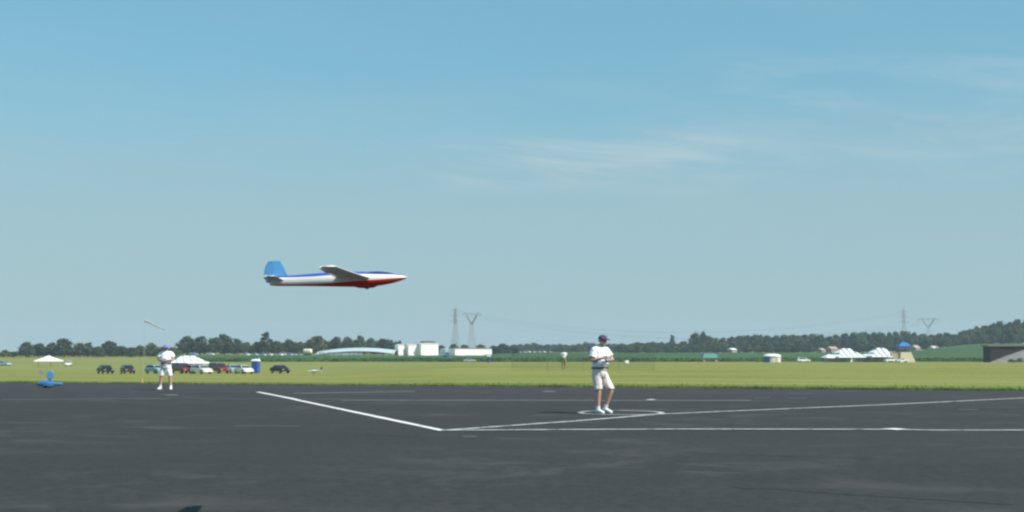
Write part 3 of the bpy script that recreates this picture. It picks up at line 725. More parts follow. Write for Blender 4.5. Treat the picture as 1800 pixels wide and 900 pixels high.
# small shelter with a teal roof
x = X(1247, 478); t = thing('shelter', 'low teal-roofed shelter on posts at the edge of the crop', 'shelter', (x, 478, terrain(x, 478)), R(6))
b = MB(); b.loft([[(-3.0 * s, -1.6 * s, z), (3.0 * s, -1.6 * s, z), (3.0 * s, 1.6 * s, z), (-3.0 * s, 1.6 * s, z)] for s, z in ((1, 1.6), (.93, 2.1), (.8, 3.0), (.5, 3.2))]); b.build('roof', mat('teal_tarp', (0.10, 0.26, 0.25), 0.6), t)
for sx in (-1, 1):
    for sy in (-1, 1):
        b = MB(); b.cyl((sx * 2.8, sy * 1.4, 0), (sx * 2.8, sy * 1.4, 1.65), .05, n=8); b.build('post', STEEL, t)
ORG = mat('orange_plastic', (0.55, 0.17, 0.03), 0.5)
def barrel(px, Y, label):
    x = X(px, Y); t = thing('barrel', label, 'barrel', (x, Y, terrain(x, Y)), 0, 'orange barrels')
    b = MB(); b.loft([[(r * cos(a * pi / 8), r * sin(a * pi / 8), z) for a in range(16)] for r, z in ((.34, 0), (.38, .3), (.38, .6), (.33, .9))]); b.build('drum', ORG, t)
    b = MB(); b.cyl((0, 0, .42), (0, 0, .52), .39, n=16); b.build('band', WHITE, t)
barrel(1237, 474, 'orange barrel under the left end of the teal shelter'); barrel(1258, 476, 'orange barrel under the right end of the teal shelter')
# teal trailer and grey trailer left of centre
x = X(776, 494); make_car('pickup', TEAL, 'dark teal pickup at the crop edge below the light blue shed', (x, 520, terrain(x, 520) + .7), R(-10), name='pickup_truck', cat='pickup', group=None)
# round kiosk with white domed roof; shade on its left painted as blue wall
x = X(1357, 470); t = thing('kiosk', 'round kiosk with a white domed roof, its shaded side coloured blue and the other side cream', 'kiosk', (x, 470, terrain(x, 470)), 0)
def arc(r, a0, a1, n, z): return [(r * cos(R(a0 + (a1 - a0) * i / n)), r * .8 * sin(R(a0 + (a1 - a0) * i / n)), z) for i in range(n + 1)]
b = MB(); b.loft([arc(3.15, 175, 248, 10, 0), arc(3.15, 175, 248, 10, 2.1)], close=False, caps=False); b.build('shade_blue_wall', mat('shade_blue_panel', (0.06, 0.12, 0.30), 0.5), t)
b = MB(); b.loft([arc(3.15, 248, 535, 26, 0), arc(3.15, 248, 535, 26, 2.1)], close=False, caps=False); b.build('cream_wall', mat('pale_panel', (0.66, 0.60, 0.52), 0.5), t)
b = MB(); b.loft([[(r * cos(a * pi / 14), r * .82 * sin(a * pi / 14), z) for a in range(28)] for r, z in ((3.3, 2.05), (3.38, 2.2), (3.0, 2.65), (2.2, 2.95), (1, 3.1))]); b.build('roof', CANV, t, smooth=True)
b = MB(); b.box((1.0, -2.42, 1.0), (.9, .08, 1.9)); b.build('door', mat('pale_panel2', (0.52, 0.46, 0.38), 0.5), t)
# cream judging stand with a blue canopy on top
x = X(1588, 484); z0 = terrain(x, 484)
t = thing('judging_stand', 'cream flared stand behind the white sedan, right of the striped marquees', 'stand', (x, 484, z0), 0)
b = MB(); b.loft([[(-1.9 + 0, -2, 0), (3.9, -2, 0), (3.9, 2, 0), (-1.9, 2, 0)], [(-1.6, -2, 3.7), (2.2, -2, 3.9), (2.2, 2, 3.9), (-1.6, 2, 3.7)]]); b.build('hull', CREAM, t)
b = MB(); b.box((-3.4, 0, 1.7), (3.0, 3, 3.3), bev=.05); b.build('side_cabin', mat('tan_panel', (0.50, 0.38, 0.25), 0.6), t)
b = MB(); b.box((.3, 0, 4.0), (4.4, 4.2, .12)); b.build('platform', DKROOF, t)
for sx in (-1, 1):
    for sy in (-1, 1):
        b = MB(); b.cyl((.1 + sx * 1.9, sy * 1.9, 4.05), (.1 + sx * 1.9, sy * 1.9, 5.2), .05, n=8); b.build('rail_post', STEEL, t)
b = MB(); b.box((.1, -1.9, 5.1), (3.8, .06, .08)).box((.1, 1.9, 5.1), (3.8, .06, .08)); b.build('rail', STEEL, t)
t = thing('canopy', 'bright blue peaked canopy standing on top of the cream stand', 'canopy', (x + .1, 484, z0 + 4.06), 0)
b = MB(); b.loft([[(-2.3 * s, -2.2 * s, z), (2.3 * s, -2.2 * s, z), (2.3 * s, 2.2 * s, z), (-2.3 * s, 2.2 * s, z)] for s, z in ((1.0, 1.75), (1.02, 1.95), (.68, 2.75), (.35, 3.3), (.05, 3.5))]); b.build('roof', mat('blue_canvas', (0.02, 0.15, 0.46), 0.6), t)
for sx in (-1, 1):
    for sy in (-1, 1):
        b = MB(); b.cyl((sx * 2.1, sy * 1.95, 0), (sx * 2.2, sy * 2.1, 1.9), .04, n=8); b.build('leg', STEEL, t)

# ------------------------------------------------------------------ far buildings
def shed(px0, px1, ytop, Y, label, wallm, roofm, depth=9, pitch=0.5, name='shed', windows=0, doors=1, rz=R(26), cat='shed', group=None, rib=True):
    x0, x1 = X(px0, Y), X(px1, Y); xc = (x0 + x1) / 2; w = (x1 - x0); z0 = terrain(xc, Y); h = at((px0 + px1) / 2, ytop, Y).z - z0 - pitch
    t = thing(name, label, cat, (xc, Y + depth / 2, z0), rz, group)
    b = MB(); b.box((0, 0, h / 2 - .25), (w, depth, h + .5)); b.build('wall', wallm, t)
    b = MB(); b.loft([[(-w / 2 - .3, -depth / 2 - .3, h), (-w / 2 - .3, 0, h + pitch), (-w / 2 - .3, depth / 2 + .3, h), (-w / 2 - .3, 0, h + .02)],
                      [(w / 2 + .3, -depth / 2 - .3, h), (w / 2 + .3, 0, h + pitch), (w / 2 + .3, depth / 2 + .3, h), (w / 2 + .3, 0, h + .02)]]); b.build('roof', roofm, t)
    for i in range(doors):
        b = MB(); b.box((w * ((i + .7) / (doors + .4) - .5), -depth / 2 - .02, 1.3), (min(3.2, w * .3), .06, 2.6)); b.build('door', GREYM, t)
    for i in range(windows):
        xx = w * ((i + .5) / windows - .5); b = MB(); b.box((xx, -depth / 2 - .02, h * .62), (.9, .06, .7)); f = b.build('window', WHITE, t)
        b = MB(); b.box((xx, -depth / 2 - .055, h * .62), (.75, .02, .55)); b.build('pane', GLASS, f)
    if rib:
        k = int(w / 1.5)
        for i in range(1, k):
            b = MB(); b.box((w * (i / k - .5), -depth / 2 - .03, h / 2), (.08, .06, h - .05)); b.build('wall_rib', wallm, t)
    return t
shed(696, 707, 605, 765, 'narrow white shed, leftmost of the three white sheds', WHITEM, WHITEM, 6, .3, doors=0, group='white sheds')
shed(712, 731, 605, 765, 'square white shed, middle one of the three white sheds', WHITEM, WHITEM, 8, .3, doors=0, group='white sheds')
shed(733, 766, 603, 765, 'widest white shed, rightmost of the three white sheds', WHITEM, WHITEM, 9, .4, doors=0, group='white sheds')
shed(740, 762, 599.5, 776, 'dark-roofed house just behind the widest white shed', WHITEM, DKROOF, 8, 1.2, name='house', doors=0, windows=3, cat='house', rib=False)
shed(777, 790, 613, 765, 'light blue shed joined to the left end of the long white building', mat('pale_blue_cladding', (0.33, 0.50, 0.56), 0.6), WHITEM, 8, .3, doors=0)
shed(791, 862, 611.5, 760, 'long white flat building below the pylons', WHITEM, mat('rust_roofing', (0.22, 0.12, 0.09), 0.8), 9, .35, name='long_building', doors=0, windows=0, cat='building')
# hangar with a long shallow arched roof
Y = 748; x0, x1 = X(556, Y), X(694, Y); xc = (x0 + x1) / 2; w = x1 - x0; z0 = terrain(xc, Y)
t = thing('hangar', 'long low hangar with a shallow arched pale metal roof', 'hangar', (xc, Y, z0), 0)
def arch(u): return 2.7 + 1.8 * (1 - (2 * u - 1.08) ** 2)
n = 28; topr = [((u / n - .5) * w, 0, arch(u / n)) for u in range(n + 1)]
b = MB(); ROOFM = mat('pale_metal_roof', (0.50, 0.60, 0.60), 0.45, var=0.08, scale=.3)
b.loft([[(x, -3.5, z - 1.8) for x, _, z in topr], [(x, 4, z - .2) for x, _, z in topr], [(x, 14, z + .25) for x, _, z in topr], [(x, 26, z - .9) for x, _, z in topr]], close=False, caps=False); b.build('roof', ROOFM, t, smooth=True)
b = MB(); pts = [((u / n - .5) * w * .98, arch(u / n) - 1.9) for u in range(0, 18)]
b.prism([(pts[0][0], -.4)] + [(p[0], max(.1, p[1])) for p in pts] + [(pts[-1][0], -.4)], -2.9, -2.6); b.build('front_wall', GREYM, t)
for i in range(5):
    b = MB(); xx = -w * .42 + i * 4.6; b.box((xx, -2.97, 1.0), (3.6, .08, 2.2)); b.build('hangar_door', mat('hangar_door_grey', (0.36, 0.38, 0.42), 0.6), t)
for i in range(7):
    b = MB(); b.box(((i / 6 - .5) * w * .96, -3.3, 1.0), (.25, .25, 2.9)); b.build('roof_post', STEEL, t)
# cream tanker
x = X(541, 742); t = thing('tank_trailer', 'cream rounded tank trailer left of the arched hangar', 'trailer', (x, 742, terrain(x, 742) + .0), R(-20))
b = MB(); b.loft([[(xx, 1.35 * r * cos(a * pi / 9), 2.6 + 1.45 * r * sin(a * pi / 9)) for a in range(18)] for xx, r in ((-2.6, .55), (-2.35, .92), (-1.9, 1), (1.9, 1), (2.35, .92), (2.6, .55))]); b.build('tank', mat('cream_tank', (0.76, 0.66, 0.55), 0.5), t, smooth=True)
b = MB(); b.box((0, 0, .95), (5.2, 1.6, .3)); b.build('chassis', RUB, t)
for xx in (-1.6, -.6, 1.6):
    b = MB(); b.cyl((xx, -1.1, .5), (xx, 1.1, .5), .5, n=14); b.build('wheel', RUB, t)
# houses among the trees of the ridge
BRICK = mat('pinkish_brick', (0.42, 0.27, 0.22), 0.8, var=.15); TANW = mat('tan_siding', (0.42, 0.36, 0.30), 0.8)
shed(1283, 1293, 612, 972, 'small pink-walled house with a pale roof at the foot of the ridge', BRICK, WHITEM, 7, 1.2, name='house', windows=2, cat='house', rib=False)
shed(1441, 1449, 612, 968, 'small brick house left of the peak of the left striped marquee', BRICK, TANW, 7, 1.5, name='house', windows=1, cat='house', rib=False)
shed(1457, 1472, 609, 968, 'brick house behind the left striped marquee', BRICK, BRICK, 7, 2.0, name='house', windows=2, cat='house', rib=False)
shed(1606, 1616, 607, 968, 'tan house right of the blue canopy among the trees', BRICK, TANW, 7, 2.0, name='house', windows=1, cat='house', rib=False)
shed(1637, 1650, 608, 966, 'pale-roofed tan house at the top corner of the rising field', TANW, mat('pale_shingle', (0.5, 0.47, 0.42), .8), 7, 2.0, name='house', windows=2, cat='house', rib=False)
# dark shed and gravel banks at the right edge
Y = 470; x = X(1790, Y); t = thing('dark_shed', 'dark brown flat-roofed shed at the right edge behind the gravel banks', 'shed', (x, Y, terrain(x, Y)), 0)
DKB = mat('dark_boards', (0.030, 0.022, 0.022), 0.85, var=.3)
b = MB(); b.box((-.0, 3, 2.9), (21, 7, 5.9)); b.build('wall', DKB, t)
b = MB(); b.box((.0, 3, 6.05), (22.4, 8, .42)); b.build('roof', mat('weathered_fascia', (0.22, 0.18, 0.15), 0.8), t)
for i in range(14):
    b = MB(); b.box((-9.8 + i * 1.5, -.54, 2.9), (.12, .08, 5.7)); b.build('batten', DKB, t)
b = MB(); b.loft([[(8.0 + s * 1.6 * cos(a), 2 + s * 1.2 * sin(a), z) for a in [k * pi / 6 for k in range(12)]] for s, z in ((1, 6.25), (1.05, 6.7), (.6, 7.2), (.2, 7.35))]); b.build('white_vent', WHITE, t, smooth=True)
GRAV = mat('grey_gravel', (0.20, 0.19, 0.175), 0.95, var=.3, scale=.8, bump=.8, bscale=5); GRAS = mat('bank_weeds', (0.05, 0.075, 0.03), 0.9, var=.3)
def bank(px0, px1, h, Y, label, m):
    x0, x1 = X(px0, Y), X(px1, Y); b = MB(); rings = []
    for i in range(25):
        u = i / 24; xx = x0 + (x1 - x0) * u; hh = h * min(1, u / .27) ** .85 * (1 - .3 * sst(u, .6, 1)) + .05; z = terrain(xx, Y)
        rings.append([(xx, Y + yy, z - .3 + hh * zz + .12 * noise.noise((xx, yy * 2, 0))) for yy, zz in ((-3.2, 0), (-2.2, .55), (-.9, .95), (0, 1.02), (1.0, .9), (2.4, .4), (3.2, 0))])
    b.loft(rings, close=False, caps=False); o = b.build('gravel_bank', m, smooth=True); return tag(o, label, 'gravel bank', 'gravel banks by the dark shed')
bank(1738, 1990, 5.0, 461, 'taller grey gravel bank rising towards the dark shed', GRAV)
bank(1736, 1990, 3.3, 450, 'lower grey gravel bank in front, nearest the grass', GRAV)
for px, h in ((1777, 1.2), (1792, 1.5), (1808, 1.7)):
    tree('bush%d' % (int(px) % 2), X(px, 444), 444, h, 3.6, 'low green bush at the foot of the gravel bank, ' + {1777: 'the smallest and leftmost one', 1792: 'the middle one', 1808: 'the one at the photo edge'}[px], 'bushes by the gravel banks', name='bush', cat='bush')
tree('pale_bush', X(1331, 486), 486, 1.4, 3.0, 'yellowish bush just left of the round kiosk', name='bush', cat='bush')
x = X(1101, 300); t = thing('cool_box', 'small white box lying on the grass right of the pilot', 'box', (x, 300, terrain(x, 300) + 0), R(30))
b = MB(); b.box((0, 0, .38), (.95, .6, .55), bev=.05); b.build('tub', WHITE, t); b = MB(); b.box((0, 0, .72), (1.0, .65, .12), bev=.04); b.build('lid', WHITE, t)
for sx in (-1, 1): b = MB(); b.box((sx * .35, 0, .05), (.12, .5, .1)); b.build('foot', RUB, t)

# ------------------------------------------------------------------ pylons and cables
PYL = mat('pylon_steel', (0.30, 0.30, 0.31), 0.6, metal=0.3)
def lattice(b, z0, z1, w0, w1, n, r, off=(0, 0), ends=None):
    pts = []
    for i in range(n + 1):
        k = i / n; w = w0 + (w1 - w0) * k; z = z0 + (z1 - z0) * k; ox = off[0] + (ends[0] - off[0]) * k if ends else off[0]
        pts.append([(ox + sx * w / 2, sy * w / 2, z) for sx, sy in ((-1, -1), (1, -1), (1, 1), (-1, 1))])
    for i in range(n):
        for j in range(4):
            k = (j + 1) % 4
            b.cyl(pts[i][j], pts[i + 1][j], r * 1.5, n=4, caps=False); b.cyl(pts[i][j], pts[i + 1][k], r, n=4, caps=False)
            b.cyl(pts[i][k], pts[i + 1][j], r, n=4, caps=False); b.cyl(pts[i + 1][j], pts[i + 1][k], r, n=4, caps=False)
def pylon(px, Y, htop, kind, label):
    x = X(px, Y); z0 = terrain(x, Y); H = at(px, htop, Y).z - z0
    t = thing('pylon', label, 'pylon', (x, Y, z0), R(-20), 'electricity pylons')
    if kind == 'mast':
        b = MB(); lattice(b, 0, H * .6, 8.5, 2.6, 8, .075); lattice(b, H * .6, H * .93, 2.6, 1.6, 6, .13); b.build('tower', PYL, t)
        for zz, l in ((.66, 4.6), (.78, 5.4), (.90, 4.2)):
            b = MB()
            for s in (-1, 1):
                b.cyl((s * .8, 0, H * zz), (s * l, 0, H * zz + .3), .16, .08, 5).cyl((s * .8, 0, H * zz + 1.6), (s * l, 0, H * zz + .3), .14, .08, 5)
                b.cyl((s * l, 0, H * zz + .3), (s * l, 0, H * zz - 1.8), .12, n=6)
            b.build('cross_arm', PYL, t)
        b = MB(); b.cyl((0, 0, H * .93), (0, 0, H), .3, .08, 6); b.build('peak', PYL, t)
    else:
        b = MB(); lattice(b, 0, H * .66, 8.5, 2.4, 8, .06); b.build('tower', PYL, t)
        for s in (-1, 1):
            b = MB(); lattice(b, H * .66, H * .9, 1.7, 1.3, 4, .10, (0, 0), (s * 6, 0)); b.cyl((s * 6, 0, H * .9), (s * 7, 0, H), .2, .1, 6); b.build('fork', PYL, t)
        b = MB()
        for k in range(12):
            xa = -11 + k * 22 / 12; xb = xa + 22 / 12
            b.cyl((xa, 0, H * .9), (xb, 0, H * .9), .14, n=5).cyl((xa, 0, H * .93), (xb, 0, H * .93), .12, n=5).cyl((xa, 0, H * .9), (xb, 0, H * .93), .09, n=4)
        b.build('cross_beam', PYL, t)
        for s in (-10, 0, 10):
            b = MB(); b.cyl((s, 0, H * .9), (s, 0, H * .9 - 2.4), .14, n=6); b.build('insulator', GREYM, t)
    return x, Y, z0 + H
PYD = 1320
p1 = pylon(800, PYD, 537, 'mast', 'narrow lattice pylon above the long white building, left one of the left pair')
p2 = pylon(829, PYD + 30, 546, 'fork', 'pylon with a forked top above the long white building')
p3 = pylon(1590, PYD, 540, 'mast', 'narrow lattice pylon above the cream stand, left one of the right pair')
p4 = pylon(1633, PYD + 30, 556, 'fork', 'pylon with a forked top right of the blue canopy')
WIRE = mat('cable', (0.16, 0.17, 0.18), 0.5, metal=.5)
def cable(a, b_, sag, label):
    mb = MB(); a = Vector(a); b_ = Vector(b_); n = 36; P = []
    for i in range(n + 1):
        k = i / n; p = a.lerp(b_, k); p.z -= sag * 4 * k * (1 - k); P.append(p)
    for u, v in zip(P, P[1:]): mb.cyl(u, v, .045, n=4, caps=False)
    tag(mb.build('power_cable', WIRE), label, 'cable', 'power cables between the pylons')
for dx, dz, lb in ((-4.5, -6, 'upper left'), (4.5, -6, 'upper right'), (0, -15, 'lower')):
    cable((p1[0] + dx, p1[1], p1[2] + dz), (p3[0] + dx, p3[1], p3[2] + dz), 21, 'thin sagging power cable strung between the two narrow lattice pylons, %s strand' % lb)
for dx, lb in ((-9.6, 'left'), (0, 'middle'), (9.6, 'right')):
    cable((p2[0] + dx, p2[1], p2[2] - 7), (p4[0] + dx, p4[1], p4[2] - 7), 20, 'thin sagging power cable strung between the two forked pylons, %s strand' % lb)

# ------------------------------------------------------------------ windsock, cone, safety net
Y = 165; x = X(253, Y); z0 = terrain(x, Y); pt = at(253, 564, Y)
t = thing('windsock', 'faded pink windsock streaming right on a thin pole above the left treeline', 'windsock', (x, Y, z0), 0)
b = MB(); b.cyl((0, 0, 0), (0, 0, pt.z - z0 + .1), .022, .012, 8); b.build('pole', mat('pale_pole', (0.34, 0.40, 0.38), .5), t)
b = MB(); rings = []
for i in range(9):
    k = i / 8; cx = .05 + 2.55 * k; cz = pt.z - z0 - 1.15 * k ** 1.1 + .02 * sin(k * 9); r = .16 - .10 * k
    rings.append([(cx, r * cos(a * pi / 6), cz + r * sin(a * pi / 6)) for a in range(12)])
b.loft(rings, caps=False); b.build('sock', mat('faded_pink_cloth', (0.36, 0.33, 0.36), .8), t, smooth=True)
b = MB(); r = .17
for i in range(16):
    a0, a1 = i * pi / 8, (i + 1) * pi / 8; b.cyl((.05, r * cos(a0), pt.z - z0 + r * sin(a0)), (.05, r * cos(a1), pt.z - z0 + r * sin(a1)), .012, n=5)
b.build('hoop', STEEL, t)
g = gp(245, 671); t = thing('traffic_cone', 'small faded orange cone at the grass edge left of the far person', 'cone', (g.x, g.y + .4, terrain(g.x, g.y)), 0)
b = MB(); b.box((0, 0, .02), (.24, .24, .04)); b.build('base', RUB, t)
b = MB(); b.cyl((0, 0, .04), (0, 0, .28), .09, .02, 14); b.build('cone', mat('faded_orange', (0.42, 0.24, 0.12), .7), t)

Y = 106; xa, xb = X(900, Y), X(1150, Y); zf = lambda x: terrain(x, Y)
t = thing('safety_net', 'dark see-through safety net on posts standing on the grass behind the pilot', 'net', ((xa + xb) / 2, Y, 0), 0)
cx = (xa + xb) / 2; NETM = mat('net_cord', (0.045, 0.055, 0.055), .9); H = 2.05
verts = []; faces = []
def bar(a, b, r):
    i = len(verts); a = Vector(a); b = Vector(b); d = (b - a).normalized(); u = d.orthogonal().normalized(); v = d.cross(u)
    for p in (a, b):
        for q in range(3): verts.append(tuple(p + (u * cos(q * 2.094) + v * sin(q * 2.094)) * r))
    for q in range(3): faces.append((i + q, i + (q + 1) % 3, i + 3 + (q + 1) % 3, i + 3 + q))
nx = int((xb - xa) / .11)
for i in range(nx + 1):
    x = xa + (xb - xa) * i / nx; bar((x - cx, 0, zf(x) + .03), (x - cx, 0, zf(x) + H), .0042)
for j in range(19):
    for k in range(6):
        u = xa + (xb - xa) * k / 6; v = xa + (xb - xa) * (k + 1) / 6; z = .03 + (H - .03) * j / 18; bar((u - cx, .004, zf(u) + z), (v - cx, .004, zf(v) + z), .0042)
me = bpy.data.meshes.new('mesh_cords'); me.from_pydata(verts, [], faces); me.materials.append(NETM); o = link('mesh_cords', me, t, kind='stuff')
for k in range(5):
    x = xa + (xb - xa) * k / 4; b = MB(); b.cyl((x - cx, .04, zf(x) - .2), (x - cx, .04, zf(x) + H + .05), .011, n=8); b.build('post', mat('net_post', (0.13, 0.15, 0.15), .7), t)

# white parked sailplane far left of centre on the grass
Y = 214; x = X(556, Y); t = thing('model_sailplane', 'small white sailplane with a dark tail resting on the grass below the hangar', 'model aeroplane', (x, Y, terrain(x, Y)), R(-35))
b = MB(); b.loft([[(xx, r * .9 * cos(a * pi / 6), zc + r * sin(a * pi / 6)) for a in range(12)] for xx, r, zc in ((-1.3, .03, .42), (-1.15, .13, .42), (-.7, .26, .40), (0, .22, .42), (.6, .1, .5), (1.2, .05, .58))]); b.build('fuselage', WHITE, t, smooth=True)
b = MB(); b.box((-.35, 0, .52), (.4, 3.4, .05), bev=.02); b.build('wing', WHITE, t)
b = MB(); b.prism([(.95, .55), (1.25, .55), (1.35, 1.15), (1.15, 1.15)], -.02, .02); b.build('tail_fin', RUB, t)
b = MB(); b.cyl((-.6, 0, 0.1), (-.6, 0, .3), .02).cyl((-.6, -.03, .1), (-.6, .03, .1), .1, n=12); b.build('wheel', RUB, t)

# ------------------------------------------------------------------ people
SKIN = mat('skin', (0.50, 0.29, 0.20), .55, var=.08); SHIRT = mat('white_cotton', (0.82, 0.83, 0.86), .8, var=.04, bump=.35, bscale=9)
SHORT = mat('stone_cotton', (0.70, 0.62, 0.58), .85, var=.06, bump=.35, bscale=9); SHOE = mat('white_leather', (0.80, 0.80, 0.78), .5, var=.05)
SOLE = mat('shoe_sole', (0.35, 0.36, 0.36), .8); BELT = mat('brown_leather', (0.06, 0.03, 0.022), .6); CAPM = mat('navy_cap_cloth', (0.06, 0.065, 0.12), .8, var=.5, scale=14)
BRIM = mat('maroon_brim_cloth', (0.10, 0.015, 0.02), .8); HAIR = mat('grey_hair', (0.30, 0.27, 0.25), .9); EYEM = mat('eye', (0.05, 0.04, 0.03), .3)
SOCK = mat('white_sock', (0.80, 0.80, 0.82), .9)
def skin_obj(name, pts, edges, m, parent, root=0, sub=2):
    """pts: (x, y, z, rx, ry) ; a smooth tapered body grown along joined bones"""
    me = bpy.data.meshes.new(name); me.from_pydata([p[:3] for p in pts], edges, [])
    o = bpy.data.objects.new(name, me); COL.objects.link(o)
    md = o.modifiers.new('skin', 'SKIN'); md.use_smooth_shade = True; md.branch_smoothing = 0.4
    if not me.skin_vertices: 
        bpy.context.view_layer.objects.active = o; bpy.ops.mesh.customdata_skin_add()
    for i, p in enumerate(pts):
        sv = me.skin_vertices[0].data[i]; sv.radius = (p[3], p[4] if len(p) > 4 else p[3]); sv.use_root = (i == root)
    s = o.modifiers.new('sub', 'SUBSURF'); s.levels = sub; s.render_levels = sub
    dg = bpy.context.evaluated_depsgraph_get(); nm = bpy.data.meshes.new_from_object(o.evaluated_get(dg)); nm.name = name
    bpy.data.objects.remove(o); bpy.data.meshes.remove(me)
    nm.materials.clear(); nm.materials.append(m); nm.shade_smooth()
    return link(name, nm, parent)
def cloth(mb, name, m, parent, vox=.016, it=5, fold=.012):
    """one continuous garment: overlapping tubes merged, smoothed, then creased"""
    o = mb.build(name, m); r = o.modifiers.new('r', 'REMESH'); r.mode = 'VOXEL'; r.voxel_size = vox
    sm = o.modifiers.new('s', 'SMOOTH'); sm.iterations = it; sm.factor = .6
    dg = bpy.context.evaluated_depsgraph_get(); nm = bpy.data.meshes.new_from_object(o.evaluated_get(dg)); nm.name = name
    old = o.data; bpy.data.objects.remove(o); bpy.data.meshes.remove(old)
    for v in nm.vertices:
        c = v.co; n1 = noise.noise((c.x * 9 + c.z * 6, c.y * 9, c.z * 3.5)); n2 = noise.noise((c.x * 22, c.y * 22 + 5, c.z * 9 + c.x * 12))
        v.co = c + v.normal * (fold * (abs(n1) * 1.6 - .5) + fold * .45 * n2)
    nm.materials.clear(); nm.materials.append(m); nm.shade_smooth(); return link(name, nm, parent)
def person(label, loc, J, fwd, shirt=SHIRT, lower=SHORT, long_legs=False, shoe=SHOE, capm=CAPM, brim=BRIM, group=None, belly=1.0):
    """J: joints in metres from the feet; fwd: unit facing direction"""
    t = thing('person', label, 'person', loc, 0, group); V = lambda k: Vector(J[k])
    f = Vector((fwd[0], fwd[1], 0)).normalized(); rt = Vector((f.y, -f.x, 0))
    pel, wai, che, nek, hed = V('pelvis'), V('waist'), V('chest'), V('neck'), V('head')
    P = [(*pel, .12), (*wai, .11), (*che, .115), (*nek, .058), (*(nek * .4 + hed * .6 - Vector((0, 0, .03))), .06), (*(hed + f * .008 - Vector((0, 0, .045))), .073), (*(hed + Vector((0, 0, .02))), .087), (*(hed + Vector((0, 0, .085))), .065)]
    E = [(0, 1), (1, 2), (2, 3), (3, 4), (4, 5), (5, 6), (6, 7)]
    def add(p, r, frm): P.append((*p, r)); E.append((frm, len(P) - 1)); return len(P) - 1
    add(hed + f * .105 - Vector((0, 0, .022)), .014, 5)                       # nose
    for s in (-1, 1):
        S, El, H = V('sh%d' % s), V('el%d' % s), V('ha%d' % s)
        a = add(S, .055, 2); a = add(S.lerp(El, .5), .052, a); a = add(El, .05, a); a = add(El.lerp(H, .35), .05, a); a = add(H, .028, a)
        d = (H - El).normalized(); pm = H + d * .055; pa = add(pm, .034, a)
        # five fingers, each of its own length, curled inwards
        inn = (Vector((hed.x, hed.y, H.z)) + f * .25 - H); inn = (inn - d * inn.dot(d)); inn = inn.normalized() if inn.length > 1e-3 else f
        up = d.cross(inn).normalized()
        for k, ln in enumerate((.062, .07, .066, .052)):
            b0 = pm + d * .03 + up * (.030 - .020 * k); fi = add(b0, .0095, pa); fi = add(b0 + d * ln * .5 + inn * .008, .009, fi); fi = add(b0 + d * ln * .75 + inn * .034, .0075, fi)
        fi = add(H + d * .02 + inn * .03 + up * .02, .011, pa); fi = add(H + d * .05 + inn * .052 + up * .03, .009, fi)
        hp, kn, an, to = V('hi%d' % s), V('kn%d' % s), V('an%d' % s), V('to%d' % s)
        a = add(hp, .095, 0); a = add(hp.lerp(kn, .55), .075, a); a = add(kn, .066, a); a = add(kn.lerp(an, .32) - f * .012, .068, a); a = add(an, .044, a); add(an.lerp(to, .55) - Vector((0, 0, .03)), .035, a)
    body = skin_obj('body', P, E, SKIN, t, 0, 2)
    for s in (-1, 1):
        b = MB(); b.sph(tuple(hed + f * .083 + rt * s * .032 + Vector((0, 0, .012))), (.011, .011, .009), 8, 6); b.build('eye', EYEM, body)
        b = MB(); b.sph(tuple(hed + rt * s * .09 - Vector((0, 0, .02))), (.018, .014, .032), 8, 6, rz=atan2(f.y, f.x)); b.build('ear', SKIN, body)
    b = MB(); b.box(tuple(hed + f * .092 - Vector((0, 0, .062))), (.008, .045, .01), rz=atan2(f.y, f.x)); b.build('mouth', mat('lips', (0.30, 0.10, 0.08), .5), body)
    # shirt: torso, belly and short sleeves
    def el_(c, rw, rd, n=20): return [tuple(c + rt * (rw * cos(2 * pi * k / n)) + f * (rd * sin(2 * pi * k / n))) for k in range(n)]
    up = Vector((0, 0, 1)); b = MB(); L_ = wai.lerp(che, .5)
    b.loft([el_(pel + up * .10, .190, .165), el_(pel + up * .16 + f * .02 * belly, .210, .185), el_(wai + up * .03 + f * .045 * belly, .212, .195), el_(L_ + f * .035 * belly, .208, .180), el_(che + up * .03 + f * .01, .205, .150), el_(che + up * .10, .195, .125), el_(nek - up * .055, .115, .095), el_(nek - up * .02, .075, .072)])
    for s in (-1, 1):
        S, El = V('sh%d' % s), V('el%d' % s); a0 = S - rt * s * .05; d = (El - S).normalized(); E1 = S + (El - S) * .68
        b.sph(tuple(S - up * .02), (.085, .085, .08), 12, 8); b.cyl(tuple(S - d * .02), tuple(E1), .082, .092, 14); b.cyl(tuple(che.lerp(S, .3) + up * .04), tuple(S - up * .01), .11, .085, 12)
    sh = cloth(b, 'shirt', shirt, t, .015, 5, .013)
    b = MB()
    ring = lambda r: [tuple(nek + Vector((0, 0, -.035)) + (f * cos(a) + rt * sin(a)) * r + Vector((0, 0, -.03 * cos(a)))) for a in [k * pi / 8 for k in range(16)]]
    b.loft([ring(.082), [(x, y, z + .03) for x, y, z in ring(.068)]], caps=False); b.build('collar', shirt, sh)
    # lower garment
    fr = .98 if long_legs else .90; b = MB()
    b.loft([el_(pel + up * .115, .183, .158), el_(pel + up * .04, .195, .172), el_(pel - up * .06, .200, .172), el_(pel - up * .13, .17, .14)])
    for s in (-1, 1):
        hp, kn, an = V('hi%d' % s), V('kn%d' % s), V('an%d' % s); h0 = hp + up * .03; h1 = hp.lerp(kn, fr); w_ = .094 if not long_legs else .09
        hm = h0.lerp(h1, .5); b.loft([el_(h0, .100, .120, 14), el_(hm, .104, .112, 14), el_(h1, w_ + .012, w_ + .008, 14)])
        if long_legs: b.loft([el_(h1 + up * .02, w_, w_, 12), el_(kn.lerp(an, .5), .075, .08, 12), el_(an, .07, .075, 12)])
    cloth(b, 'trousers' if long_legs else 'shorts', lower, t, .015, 5, .014)
    b = MB(); bz = pel.z + .118
